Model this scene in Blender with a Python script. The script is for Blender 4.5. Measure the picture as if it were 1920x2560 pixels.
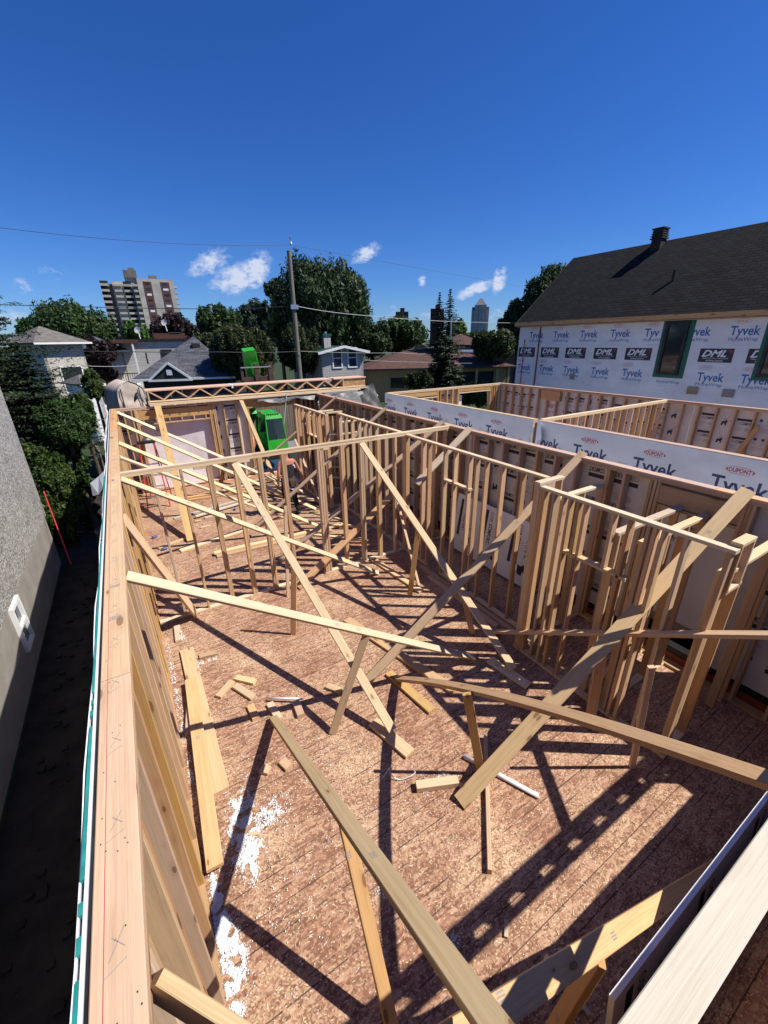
import bpy, bmesh, math, random
from mathutils import Vector, Matrix, noise
R = math.radians
random.seed(7)
scene = bpy.context.scene
for o in list(bpy.data.objects): bpy.data.objects.remove(o)

# ------------------------------------------------------------------ camera
# metres; z = 0 is the subfloor deck, 2.6 the top of the wall plates
CAMP = Vector((0.0, 0.0, 4.27)); FPX = 1033.0; IW, IH = 1920.0, 2560.0
yaw, pit, rol = R(30.96), R(22.58), R(-0.929)
fw = Vector((math.sin(yaw)*math.cos(pit), math.cos(yaw)*math.cos(pit), -math.sin(pit)))
rt = Vector((math.cos(yaw), -math.sin(yaw), 0)); up = rt.cross(fw)
rt2 = rt*math.cos(rol) + up*math.sin(rol); up2 = -rt*math.sin(rol) + up*math.cos(rol)
cd = bpy.data.cameras.new('camera'); cam = bpy.data.objects.new('camera', cd)
scene.collection.objects.link(cam)
M = Matrix((rt2, up2, -fw)).transposed().to_4x4(); M.translation = CAMP
cam.matrix_world = M
cd.sensor_fit = 'VERTICAL'; cd.sensor_height = 36.0; cd.sensor_width = 27.0
cd.lens = FPX/IH*36.0; cd.clip_start = 0.05; cd.clip_end = 6000
scene.camera = cam

# ------------------------------------------------------------------ world, sun, exposure
SUN = Vector((.63, -.44, 1.0)).normalized()
w = bpy.data.worlds.new('World'); scene.world = w; w.use_nodes = True
nt = w.node_tree; N = nt.nodes; Lk = nt.links
bg = N['Background']
sky = N.new('ShaderNodeTexSky'); sky.sky_type = 'NISHITA'; sky.sun_disc = False
sky.sun_elevation = math.asin(SUN.z); sky.sun_rotation = math.atan2(SUN.x, SUN.y)
sky.altitude = 100; sky.air_density = 1.0; sky.dust_density = 0.15; sky.ozone_density = 4.0
bg.inputs['Strength'].default_value = 0.070
def wn(t, **k):
    n = N.new(t)
    for a, b in k.items(): setattr(n, a, b)
    return n
tc = wn('ShaderNodeTexCoord')
cl_noise = wn('ShaderNodeTexNoise'); cl_noise.inputs['Scale'].default_value = 55; cl_noise.inputs['Detail'].default_value = 7; cl_noise.inputs['Roughness'].default_value = .62
mp = wn('ShaderNodeMapping'); mp.inputs['Scale'].default_value = (1, 1, 1.6)
Lk.new(tc.outputs['Generated'], mp.inputs[0]); Lk.new(mp.outputs[0], cl_noise.inputs['Vector'])
def ray(px, py):
    d = rt2*((px-IW/2)/FPX) + up2*(-(py-IH/2)/FPX) + fw
    return d
def math_node(op, a, b=None, clamp=False):
    n = wn('ShaderNodeMath', operation=op); n.use_clamp = clamp
    for i, v in enumerate((a, b)):
        if v is None: continue
        if isinstance(v, (int, float)): n.inputs[i].default_value = v
        else: Lk.new(v, n.inputs[i])
    return n.outputs[0]
mask = None
# small fair-weather clouds low over the horizon: direction, half width, half height (tangent units), tilt, strength
CL = [(520, 660, .058, .026, .45, .8), (598, 695, .070, .036, .30, .95), (640, 680, .05, .03, .9, 1.0), (915, 635, .045, .02, .5, .85),
      (1188, 724, .055, .016, .35, .95), (1248, 700, .018, .034, -.2, .95), (1056, 703, .013, .014, 0, .85), (62, 722, .022, .02, .4, .6),
      (132, 681, .03, .014, 0, .42), (30, 800, .05, .03, 0, .5), (1070, 790, .04, .014, 0, .45), (985, 780, .035, .016, 0, .4), (1260, 785, .05, .02, .3, .5), (545, 720, .04, .02, .2, .45)]
for (px, py, a, b, tilt, st) in CL:
    d = ray(px, py).normalized()
    r_ = d.cross(Vector((0, 0, 1))).normalized(); u_ = r_.cross(d)
    r2 = (r_*math.cos(tilt)+u_*math.sin(tilt))/a; u2 = (-r_*math.sin(tilt)+u_*math.cos(tilt))/b
    def dot(v):
        n = wn('ShaderNodeVectorMath', operation='DOT_PRODUCT'); Lk.new(tc.outputs['Generated'], n.inputs[0]); n.inputs[1].default_value = v
        return n.outputs['Value']
    x = dot(r2); y = math_node('SUBTRACT', dot(u2), 0)
    q = math_node('ADD', math_node('MULTIPLY', x, x), math_node('MULTIPLY', y, y))
    # only the half space in front of the cloud direction
    f = math_node('GREATER_THAN', dot(d), .5)
    m = math_node('MULTIPLY', math_node('MULTIPLY', math_node('SUBTRACT', 1.0, q, True), f), st)
    mask = m if mask is None else math_node('MAXIMUM', mask, m)
dens = math_node('MULTIPLY', math_node('ADD', mask, math_node('MULTIPLY', math_node('SUBTRACT', cl_noise.outputs[0], .60), 2.6)), math_node('MULTIPLY', mask, 1.9), True)
cmix = wn('ShaderNodeMixRGB'); cmix.inputs[2].default_value = (6.6, 7.4, 9.4, 1)
hs = wn('ShaderNodeHueSaturation'); hs.inputs['Saturation'].default_value = 1.22; hs.inputs['Value'].default_value = .82
Lk.new(sky.outputs[0], hs.inputs['Color'])
tint = wn('ShaderNodeMixRGB', blend_type='MULTIPLY'); tint.inputs[0].default_value = 1.0; tint.inputs[2].default_value = (.62, .92, 1.52, 1); Lk.new(hs.outputs[0], tint.inputs[1])
Lk.new(dens, cmix.inputs[0]); Lk.new(tint.outputs[0], cmix.inputs[1]); Lk.new(cmix.outputs[0], bg.inputs['Color'])

sd = bpy.data.lights.new('sun', 'SUN'); sd.energy = 5.0; sd.angle = R(0.53); sd.color = (1, .955, .88)
so = bpy.data.objects.new('sun', sd); scene.collection.objects.link(so)
so.rotation_euler = SUN.to_track_quat('Z', 'Y').to_euler(); so.location = (5, -5, 30)
scene.view_settings.view_transform = 'Standard'; scene.view_settings.look = 'None'
scene.view_settings.exposure = 0.42; scene.view_settings.gamma = 1.0
scene.render.engine = 'CYCLES'
scene.cycles.max_bounces = 6; scene.cycles.diffuse_bounces = 3

# ------------------------------------------------------------------ measuring helper (pixel of the 1920x2560 photo -> point on a world plane)
def at(px, py, ax, v):
    d = ray(px, py); i = 'xyz'.index(ax); t = (v-CAMP[i])/d[i]
    return CAMP + d*t
def hd(px, py, D):
    d = ray(px, py); return CAMP + d*(D/math.hypot(d.x, d.y))
def ray_xy(px, D, py=850):
    p = hd(px, py, D); return Vector((p.x, p.y))
def cosk(px):
    p = ray_xy(px, 30); return p.normalized().dot(Vector((math.sin(yaw), math.cos(yaw))))
GZ = -1.25   # yard level

# ------------------------------------------------------------------ materials
def mat(name, base=(.5, .5, .5), rough=.8, metal=0, **k):
    m = bpy.data.materials.new(name); m.use_nodes = True
    b = m.node_tree.nodes['Principled BSDF']
    b.inputs['Base Color'].default_value = (*base, 1); b.inputs['Roughness'].default_value = rough; b.inputs['Metallic'].default_value = metal
    if 'spec' in k: b.inputs['Specular IOR Level'].default_value = k['spec']
    return m
class NT:
    def __init__(s, m): s.t = m.node_tree; s.b = s.t.nodes['Principled BSDF']
    def n(s, t, ins=None, **k):
        n = s.t.nodes.new('ShaderNode'+t)
        for a, b in k.items(): setattr(n, a, b)
        for a, b in (ins or {}).items():
            if hasattr(b, 'node'): s.t.links.new(b, n.inputs[a])
            else: n.inputs[a].default_value = b
        return n
    def l(s, a, b): s.t.links.new(a, b)
    def ramp(s, fac, pts):
        n = s.n('ValToRGB', {0: fac}); e = n.color_ramp.elements
        e[0].position, e[0].color = pts[0][0], (*pts[0][1], 1); e[1].position, e[1].color = pts[-1][0], (*pts[-1][1], 1)
        for p, c in pts[1:-1]:
            x = e.new(p); x.color = (*c, 1)
        return n.outputs[0]
    def m(s, op, a, b=0.0, clamp=False):
        n = s.n('Math', {0: a, 1: b}, operation=op); n.use_clamp = clamp; return n.outputs[0]
    def mix(s, f, a, b, mode='MIX'):
        return s.n('MixRGB', {0: f, 1: a, 2: b}, blend_type=mode).outputs[0]
    def map(s, vec, sc=(1, 1, 1), loc=(0, 0, 0), rot=(0, 0, 0)):
        return s.n('Mapping', {0: vec, 'Scale': sc, 'Location': loc, 'Rotation': rot}).outputs[0]
    def bump(s, h, st=.3, d=.01):
        n = s.n('Bump', {'Height': h, 'Strength': st, 'Distance': d}); s.l(n.outputs[0], s.b.inputs['Normal'])

def wood(name, c1, c2, knots=1.0, gray=0.0):
    """sawn lumber; grain runs along the board's own x axis; every board draws its own shade"""
    m = mat(name, c1, .75, spec=.25); t = NT(m)
    tc = t.n('TexCoord'); oi = t.n('ObjectInfo'); rnd = oi.outputs['Random']
    off = t.n('CombineXYZ', {0: t.m('MULTIPLY', rnd, 37.0), 1: t.m('MULTIPLY', rnd, 11.0), 2: t.m('MULTIPLY', rnd, 7.0)}).outputs[0]
    v = t.n('VectorMath', {0: tc.outputs['Object'], 1: off}, operation='ADD').outputs[0]
    warp = t.n('TexNoise', {'Vector': t.map(v, (.9, 5, 5)), 'Scale': 1.0, 'Detail': 2.0}).outputs['Color']
    vw = t.n('VectorMath', {0: v, 1: t.n('VectorMath', {0: warp, 'Scale': .035}, operation='SCALE').outputs[0]}, operation='ADD').outputs[0]
    wv = t.n('TexNoise', {'Vector': t.map(vw, (.45, 70, 70)), 'Scale': 1.0, 'Detail': 4.0, 'Roughness': .65}).outputs[0]
    fine = t.n('TexNoise', {'Vector': t.map(v, (6, 230, 230)), 'Scale': 1.0, 'Detail': 3.0}).outputs[0]
    big = t.n('TexNoise', {'Vector': t.map(v, (.9, 9, 9)), 'Scale': 1.0, 'Detail': 3.0}).outputs[0]
    g = t.m('ADD', t.m('MULTIPLY', wv, .62), t.m('ADD', t.m('MULTIPLY', fine, .30), t.m('MULTIPLY', big, .30)))
    col = t.ramp(g, [(.42, c2), (.62, c1), (.80, tuple(min(1, x*1.12) for x in c1))])
    vo = t.n('TexVoronoi', {'Vector': t.map(v, (3.6, 11, 11)), 'Scale': 1.0, 'Randomness': 1.0}, feature='F1')
    vs = t.n('SeparateColor', {0: vo.outputs['Color']})
    r = t.m('MULTIPLY', t.m('SUBTRACT', vs.outputs[0], .35, True), .25*knots)
    kn = t.m('LESS_THAN', vo.outputs['Distance'], r)
    kh = t.m('SUBTRACT', 1.0, t.m('DIVIDE', vo.outputs['Distance'], t.m('ADD', t.m('MULTIPLY', r, 2.6), .001)), True)
    col = t.mix(t.m('MULTIPLY', kh, .45), col, (c2[0]*.75, c2[1]*.62, c2[2]*.5, 1))
    col = t.mix(t.m('MULTIPLY', kn, .72), col, (c2[0]*.42, c2[1]*.3, c2[2]*.22, 1))
    # board to board differences
    r2 = t.m('FRACT', t.m('MULTIPLY', rnd, 7.31)); r3 = t.m('FRACT', t.m('MULTIPLY', rnd, 13.7))
    h = t.n('HueSaturation', {'Hue': t.m('ADD', .493, t.m('MULTIPLY', r2, .014)), 'Saturation': t.m('ADD', .82, t.m('MULTIPLY', r3, .36)), 'Value': t.m('ADD', .76, t.m('MULTIPLY', rnd, .38)), 'Color': col})
    dirt = t.n('TexNoise', {'Vector': t.map(v, (2, 3, 3)), 'Scale': 1.0, 'Detail': 6.0, 'Roughness': .7}).outputs[0]
    col = t.mix(t.m('MULTIPLY', t.m('SUBTRACT', dirt, .52, True), .9+gray), h.outputs[0], (.30, .24, .19, 1))
    t.l(col, t.b.inputs['Base Color']); t.bump(t.m('ADD', fine, t.m('MULTIPLY', wv, .3)), .25, .002)
    return m
W_STUD = wood('stud_spruce', (0.589, 0.389, 0.228), (0.446, 0.271, 0.142), 1.0)
W_PALE = wood('pale_spruce', (0.681, 0.515, 0.327), (0.561, 0.396, 0.225), 1.1)
W_GOLD = wood('golden_fir', (0.589, 0.377, 0.179), (0.460, 0.267, 0.115), 1.4)
W_PLATE = wood('plate_fir', (0.525, 0.323, 0.172), (0.404, 0.224, 0.107), 1.7)
W_WHITE = wood('bleached_spruce', (.62, .55, .435), (.51, .43, .305), 1.6)
W_PINK = wood('pink_tinted_spruce', (0.594, 0.378, 0.270), (0.522, 0.297, 0.198), .6)
W_GREY = wood('weathered_spruce', (.56, .415, .265), (.44, .305, .175), 1.2, .1)
W_BROWN = wood('brown_osb_edge', (.30, .17, .09), (.20, .10, .05), .4)

def osb(name, dark, mid, light, sawdust=True, scale=1.0):
    m = mat(name, mid, .85, spec=.2); t = NT(m)
    tc = t.n('TexCoord').outputs['Object']
    wob = t.n('TexNoise', {'Vector': tc, 'Scale': 6.0, 'Detail': 2.0}).outputs['Color']
    v0 = t.n('VectorMath', {0: tc, 1: t.n('VectorMath', {0: wob, 'Scale': .03}, operation='SCALE').outputs[0]}, operation='ADD').outputs[0]
    tot = None
    for i, (ang, sx, sy) in enumerate([(.35, 8, 32), (1.3, 9, 38), (-.5, 7, 30), (2.2, 10, 42), (.9, 9, 36)]):
        # domain is bent by a coarse cell rotation so that strands never line up
        vv = t.map(v0, (sx*scale, sy*scale, 1), (i*3.7, i*1.9, 0), (0, 0, ang))
        vo = t.n('TexVoronoi', {'Vector': vv, 'Scale': 1.0, 'Randomness': 1.0}, feature='F1', voronoi_dimensions='2D')
        s = t.n('SeparateColor', {0: vo.outputs['Color']}).outputs[0]
        s = t.m('SUBTRACT', s, t.m('MULTIPLY', vo.outputs['Distance'], .16))
        if tot is None: tot = s
        else:
            sel = t.m('GREATER_THAN', t.n('TexNoise', {'Vector': tc, 'Scale': 5.0+2*i, 'Detail': 2.0}).outputs[0], .5)
            tot = t.m('ADD', t.m('MULTIPLY', s, sel), t.m('MULTIPLY', tot, t.m('SUBTRACT', 1.0, sel)))
    patch = t.n('TexNoise', {'Vector': tc, 'Scale': 1.3, 'Detail': 4.0}).outputs[0]
    tot = t.m('ADD', tot, t.m('MULTIPLY', t.m('SUBTRACT', patch, .5), .45))
    col = t.ramp(tot, [(.0, dark), (.38, tuple((a*1.2+b)/2.2 for a, b in zip(dark, mid))), (.62, mid), (.86, tuple((a+b)/2 for a, b in zip(mid, light))), (1.0, light)])
    if sawdust:
        cloudy = t.n('TexNoise', {'Vector': tc, 'Scale': 1.1, 'Detail': 5.0, 'Roughness': .65}).outputs[0]
        grit = t.n('TexVoronoi', {'Vector': tc, 'Scale': 85.0}, voronoi_dimensions='2D').outputs['Color']
        gs = t.n('SeparateColor', {0: grit}).outputs[0]
        f = t.m('MULTIPLY', t.m('SUBTRACT', t.m('ADD', t.m('MULTIPLY', cloudy, 2.0), t.m('MULTIPLY', gs, .60)), 1.22, True), 1.6, True)
        col = t.mix(f, col, t.mix(gs, (.42, .26, .155, 1), (.62, .45, .29, 1)))
        spk = t.n('TexVoronoi', {'Vector': t.map(tc, (38, 90, 1), rot=(0, 0, .8)), 'Scale': 1.0}, voronoi_dimensions='2D')
        ss = t.n('SeparateColor', {0: spk.outputs['Color']}).outputs[0]
        col = t.mix(t.m('MULTIPLY', t.m('MULTIPLY', t.m('GREATER_THAN', ss, .93), t.m('LESS_THAN', spk.outputs['Distance'], .30)), .8), col, (.78, .60, .40, 1))
        # printed nailing lines every few inches, worn and broken
        sx = t.n('SeparateXYZ', {0: tc})
        for (per, wd, ofs, lim, dk) in ((.4064, .0075, .10, .46, .85), (.2032, .0055, .03, .51, .75)):
            ph = t.m('FRACT', t.m('DIVIDE', t.m('ADD', sx.outputs[1], ofs+50), per))
            ln = t.m('LESS_THAN', ph, wd/per*1.3)
            br = t.m('GREATER_THAN', t.n('TexNoise', {'Vector': t.map(tc, (2.2, 9, 1)), 'Scale': 1.0, 'Detail': 4.0, 'Roughness': .8}).outputs[0], lim)
            col = t.mix(t.m('MULTIPLY', t.m('MULTIPLY', ln, br), dk), col, (.05, .035, .03, 1))
        # panel seams
        s1 = t.m('LESS_THAN', t.m('FRACT', t.m('DIVIDE', t.m('ADD', sx.outputs[1], 50.33), 1.2192)), .006)
        col = t.mix(t.m('MULTIPLY', s1, .8), col, (.04, .02, .015, 1))
    t.l(col, t.b.inputs['Base Color']); t.bump(tot, .25, .003)
    return m
M_DECK = osb('osb_subfloor', (.200, .095, .058), (.350, .180, .113), (.50, .320, .21))
M_OSB = osb('osb_sheathing', (.30, .17, .08), (.46, .28, .14), (.62, .42, .22), False)

def noisy(name, a, b, scale=5.0, rough=.85, detail=5.0, stretch=(1, 1, 1), bump=0.0, metal=0.0, lo=.35, hi=.65, spec=.3):
    m = mat(name, a, rough, metal, spec=spec); t = NT(m)
    v = t.map(t.n('TexCoord').outputs['Object'], stretch)
    n = t.n('TexNoise', {'Vector': v, 'Scale': scale, 'Detail': detail, 'Roughness': .6}).outputs[0]
    t.l(t.ramp(n, [(lo, a), (hi, b)]), t.b.inputs['Base Color'])
    if bump: t.bump(n, bump, .02)
    return m
def bricky(name, a, b, mortar, bw, bh, ms=.01, rough=.85, offset=.5, bump=.4, vary=.12):
    """rows laid in the sheet's own x/y plane"""
    m = mat(name, a, rough, spec=.25); t = NT(m)
    tc = t.n('TexCoord').outputs['Object']
    br = t.n('TexBrick', {'Vector': tc, 'Color1': (*a, 1), 'Color2': (*b, 1), 'Mortar': (*mortar, 1), 'Scale': 1.0, 'Mortar Size': ms, 'Mortar Smooth': .3, 'Bias': 0.0, 'Brick Width': bw, 'Row Height': bh}, offset=offset)
    n = t.n('TexNoise', {'Vector': tc, 'Scale': 3.0, 'Detail': 5.0}).outputs[0]
    c = t.n('HueSaturation', {'Value': t.m('ADD', 1-vary*2, t.m('MULTIPLY', n, vary*4)), 'Color': br.outputs[0]}).outputs[0]
    t.l(c, t.b.inputs['Base Color']); t.bump(t.m('SUBTRACT', 1.0, br.outputs['Fac']), bump, .01)
    return m
def foliage(name, a, b, c=None):
    m = mat(name, a, .55, spec=.3); t = NT(m)
    g = t.n('NewGeometry'); rnd = g.outputs['Random Per Island']
    n = t.n('TexNoise', {'Vector': t.n('TexCoord').outputs['Object'], 'Scale': .55, 'Detail': 3.0}).outputs[0]
    f = t.m('ADD', t.m('MULTIPLY', rnd, .75), t.m('MULTIPLY', t.m('SUBTRACT', n, .4), 1.2))
    pts = [(.1, a), (.75, b)] + ([(1.0, c)] if c else [])
    col = t.ramp(f, pts)
    t.l(col, t.b.inputs['Base Color'])
    tr = t.n('BsdfTranslucent', {0: col}); mx = t.n('MixShader', {0: .25, 1: t.b.outputs[0], 2: tr.outputs[0]})
    t.l(mx.outputs[0], t.t.nodes['Material Output'].inputs[0])
    return m

M_WRAP = noisy('house_wrap_white', (.60, .60, .625), (.73, .73, .75), 1.1, .45, 7, (1, 1.6, 1), .9)
M_WRAP2 = noisy('house_wrap_clean', (.72, .73, .76), (.82, .83, .86), 1.2, .45, 6, (1, 1, 1), .3)
M_PRINTB = noisy('sheathing_white_print', (.58, .57, .57), (.68, .67, .67), 2, .6)
M_INK = mat('ink_black', (.035, .03, .04), .7); M_INKG = mat('ink_grey', (.26, .25, .27), .7)
M_INKB = mat('ink_blue', (.045, .13, .34), .6); M_INKN = mat('ink_navy', (.03, .045, .13), .6)
M_INKR = mat('ink_red', (.48, .03, .07), .6); M_INKRF = mat('ink_red_faded', (.50, .20, .22), .6)
M_INKW = mat('ink_white', (.75, .75, .75), .6); M_INKBF = mat('ink_pale_blue', (.42, .47, .58), .6)
M_TEAL = noisy('teal_tape', (.015, .19, .17), (.03, .27, .24), 12, .4)
M_WHITE = noisy('white_paint', (.72, .72, .72), (.80, .80, .79), 4, .6)
M_FOAM = noisy('white_foam', (.80, .81, .84), (.88, .89, .90), 40, .7, 3, (1, 1, 1), .5)
M_FILM = noisy('white_film', (.66, .60, .62), (.78, .73, .74), 3.5, .5, 6, (1, 1.8, 1), .6)
M_BLACKM = noisy('black_membrane', (.012, .012, .014), (.03, .03, .034), 6, .45, 4, (1, 1, 1), .5)
M_TARP = noisy('dark_tarp', (.035, .035, .04), (.10, .10, .11), 3, .4, 5, (1, 1, 1), .8)
M_STUCCO = None
def stucco():
    m = mat('pebble_dash_stucco', (.4, .38, .36), .95, spec=.15); t = NT(m)
    tc = t.n('TexCoord').outputs['Object']
    v = t.n('TexVoronoi', {'Vector': tc, 'Scale': 38.0}); s = t.n('SeparateColor', {0: v.outputs['Color']}).outputs[0]
    n = t.n('TexNoise', {'Vector': tc, 'Scale': 1.2, 'Detail': 5.0}).outputs[0]
    col = t.ramp(t.m('ADD', t.m('MULTIPLY', s, .7), t.m('MULTIPLY', n, .4)), [(.2, (.14, .13, .12)), (.5, (.28, .265, .25)), (.9, (.52, .495, .46))])
    t.l(col, t.b.inputs['Base Color']); t.bump(s, .6, .01); return m
M_STUCCO = stucco()
M_PARGE = noisy('smooth_parging', (.24, .215, .19), (.31, .28, .25), 2.2, .9, 6, (1, 1, 1), .2)
M_GLASS = mat('dark_glass', (.02, .026, .03), .06, spec=.8)
M_GLASSG = mat('tinted_cab_glass', (.02, .04, .045), .05, spec=.9)
M_GREENF = noisy('green_flashing_tape', (.01, .085, .06), (.02, .13, .09), 8, .4)
M_SH_BLK = bricky('black_shingle', (.007, .0065, .008), (.017, .016, .020), (.0015, .0015, .002), .34, .15, .02, 1.0, .5, .8, .15)
M_SH_GRY = bricky('grey_shingle', (.055, .058, .072), (.11, .115, .13), (.02, .02, .026), .45, .16, .012, .9, .5, .4, .2)
M_SH_BRN = bricky('brown_shingle', (.075, .040, .032), (.115, .062, .050), (.05, .025, .02), .3, .14, .008, .9)
M_SH_TAN = bricky('taupe_shingle', (.13, .115, .10), (.20, .18, .16), (.06, .05, .045), .3, .14, .008, .9)
M_SH_RED = bricky('red_brown_tile', (.20, .075, .05), (.32, .14, .10), (.08, .04, .03), .3, .25, .02, .9)
M_SIDE_W = bricky('white_lap_siding', (.46, .44, .40), (.50, .48, .44), (.22, .22, .22), 6, .13, .010, .7, 0)
M_SIDE_G = bricky('light_grey_lap_siding', (.40, .385, .36), (.44, .42, .39), (.20, .20, .21), 6, .15, .010, .7, 0)
M_SIDE_D = bricky('dark_green_lap_siding', (.030, .038, .038), (.036, .045, .044), (.012, .014, .014), 6, .13, .010, .7, 0)
M_BRICK = bricky('tan_brick', (.30, .22, .12), (.36, .27, .15), (.30, .25, .18), .22, .075, .008)
M_BRICKB = noisy('brown_brick_far', (.10, .045, .04), (.15, .07, .06), .4, .9)
M_CONC = noisy('tower_concrete', (.34, .32, .285), (.46, .43, .385), .16, .9, 6, (1, 1, 2.0))
M_CONCD = noisy('tower_concrete_dark', (.13, .11, .10), (.19, .165, .15), .3, .9)
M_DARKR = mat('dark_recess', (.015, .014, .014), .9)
M_STUC_L = noisy('cream_stucco', (.44, .40, .34), (.52, .48, .42), 2, .9)
M_OCHRE = noisy('ochre_brick_wall', (.30, .21, .11), (.36, .25, .135), 5, .9)
M_GREEN = noisy('lime_green_paint', (.02, .30, .02), (.035, .38, .03), 4, .35, 4, spec=.5)
M_RUB = noisy('black_rubber', (.012, .012, .012), (.03, .03, .03), 8, .8)
M_STEEL = noisy('galvanised_steel', (.42, .43, .45), (.55, .56, .58), 10, .35, 4, metal=.8)
M_ALU = noisy('aluminium', (.55, .56, .58), (.66, .67, .69), 10, .35, 4, metal=.85)
M_REDF = noisy('red_fibreglass', (.55, .03, .02), (.65, .05, .03), 10, .4)
M_REDP = noisy('red_paint', (.42, .015, .02), (.5, .02, .03), 10, .5)
M_DARKST = noisy('rusty_dark_steel', (.05, .03, .025), (.10, .05, .04), 8, .7)
M_CANVAS = noisy('beige_canvas', (.46, .37, .30), (.56, .46, .385), 3, .8, 5, (1, 1, 1), .4)
M_PVC = noisy('white_pvc', (.70, .71, .74), (.78, .79, .82), 5, .35)
M_POLE = noisy('grey_pole_wood', (.13, .115, .09), (.22, .20, .16), 4, .9, 6, (8, 8, .5), .4)
M_BARK = noisy('bark', (.06, .045, .035), (.12, .09, .07), 8, .95, 5, (2, 2, .4), .5)
M_WIRE = mat('black_cable', (.035, .035, .04), .5); M_WIREW = mat('pale_cable', (.42, .42, .42), .5)
M_HOSE = mat('pale_green_hose', (.45, .58, .45), .5)
M_GRASS = noisy('lawn', (.018, .035, .010), (.04, .06, .018), 3, .95)
M_DIRT = noisy('dark_soil', (.014, .011, .009), (.036, .028, .022), 2.5, .95, 8, (1, 1, 1), .6)
M_ASPH = noisy('asphalt', (.17, .165, .17), (.22, .215, .22), 8, .9)
M_SKIN = noisy('skin', (.42, .17, .11), (.50, .22, .15), 12, .55)
M_SHIRT = noisy('charcoal_shirt', (.018, .016, .018), (.03, .027, .03), 14, .9)
M_PANTS = noisy('navy_work_trousers', (.012, .016, .024), (.022, .028, .038), 14, .9)
M_LEATH = noisy('brown_leather', (.06, .035, .03), (.11, .07, .06), 10, .6)
M_HAIR = mat('dark_hair', (.03, .02, .015), .7); M_BOOT = mat('black_boot', (.012, .011, .011), .6)
F_MAPLE = foliage('maple_leaves', (.012, .030, .010), (.052, .088, .028), (.14, .18, .085))
F_GREEN = foliage('green_leaves', (.010, .030, .007), (.055, .105, .022))
F_BRIGHT = foliage('bright_leaves', (.020, .055, .010), (.085, .165, .025), (.16, .25, .05))
F_CEDAR = foliage('cedar_leaves', (.020, .045, .010), (.075, .115, .018), (.14, .17, .04))
F_SPRUCE = foliage('spruce_needles', (.008, .018, .007), (.032, .050, .018), (.075, .085, .035))
F_PURPLE = foliage('purple_leaves', (.010, .006, .007), (.035, .018, .020))
F_OLIVE = foliage('juniper_leaves', (.012, .024, .006), (.060, .080, .020), (.10, .11, .035))
F_POPLAR = foliage('poplar_leaves', (.012, .028, .014), (.05, .075, .045), (.12, .16, .12))

# ------------------------------------------------------------------ object helpers
PM = {}
def _link(o, parent, M):
    scene.collection.objects.link(o)
    o.matrix_world = M
    if parent is not None:
        o.parent = parent; o.matrix_parent_inverse = Matrix.Identity(4)
        o.matrix_basis = PM[parent.name].inverted() @ M
    PM[o.name] = M.copy()
def tag(o, label=None, cat=None, group=None, kind=None):
    if label: o['label'] = label
    if cat: o['category'] = cat
    if group: o['group'] = group
    if kind: o['kind'] = kind
    return o
def root(name, loc, label, cat, group=None, rz=0.0):
    o = bpy.data.objects.new(name, None); o.empty_display_size = .2
    _link(o, None, Matrix.Translation(Vector(loc)) @ Matrix.Rotation(rz, 4, 'Z'))
    return tag(o, label, cat, group)
def mobj(name, verts, faces, m, parent=None, M=None, mi=None, smooth=False):
    me = bpy.data.meshes.new(name); me.from_pydata([tuple(v) for v in verts], [], faces)
    for x in (m if isinstance(m, (list, tuple)) else [m]): me.materials.append(x)
    if mi: me.polygons.foreach_set('material_index', mi)
    if smooth: me.polygons.foreach_set('use_smooth', [True]*len(me.polygons))
    me.update()
    o = bpy.data.objects.new(name, me); _link(o, parent, M if M is not None else Matrix.Identity(4)); return o
def frame(O, U, V):
    U = Vector(U).normalized(); V = Vector(V); W_ = U.cross(V).normalized(); V = W_.cross(U)
    m = Matrix((U, V, W_)).transposed().to_4x4(); m.translation = Vector(O); return m
_bc = {}
def board_mesh(L, a, b, m):
    k = (round(L, 3), round(a, 4), round(b, 4), m.name)
    if k in _bc: return _bc[k]
    c = min(.0035, b*.12); x = L/2; p = [(a/2-c, b/2), (-a/2+c, b/2), (-a/2, b/2-c), (-a/2, -b/2+c), (-a/2+c, -b/2), (a/2-c, -b/2), (a/2, -b/2+c), (a/2, b/2-c)]
    v = [(-x, *q) for q in p] + [(x, *q) for q in p]
    f = [tuple(range(8))[::-1], tuple(range(8, 16))] + [(i, (i+1) % 8, 8+(i+1) % 8, 8+i) for i in range(8)]
    f = [tuple(reversed(q)) for q in f]
    me = bpy.data.meshes.new('board'); me.from_pydata(v, [], f); me.materials.append(m); me.update()
    _bc[k] = me; return me
def board(name, p0, p1, a, b, m, parent=None, side=None, roll=0.0):
    """sawn board from p0 to p1; a = wide face, b = thickness; side = direction of the wide axis"""
    p0 = Vector(p0); p1 = Vector(p1); X = (p1-p0); L = X.length; X.normalize()
    if side is None:
        side = Vector((0, 0, 1)).cross(X)
        if side.length < .05: side = Vector((1, 0, 0))
    Y = Vector(side); Y = (Y - X*Y.dot(X)).normalized(); Z = X.cross(Y)
    M = Matrix((X, Y, Z)).transposed().to_4x4(); M.translation = (p0+p1)/2
    if roll: M = M @ Matrix.Rotation(roll, 4, 'X')
    o = bpy.data.objects.new(name, board_mesh(L, a, b, m)); _link(o, parent, M); return o
def box(name, lo, hi, m, parent=None):
    (a, b, c), (d, e, f) = lo, hi
    v = [(a, b, c), (d, b, c), (d, e, c), (a, e, c), (a, b, f), (d, b, f), (d, e, f), (a, e, f)]
    F = [(0, 3, 2, 1), (4, 5, 6, 7), (0, 1, 5, 4), (1, 2, 6, 5), (2, 3, 7, 6), (3, 0, 4, 7)]
    return mobj(name, v, F, m, parent)
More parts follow.
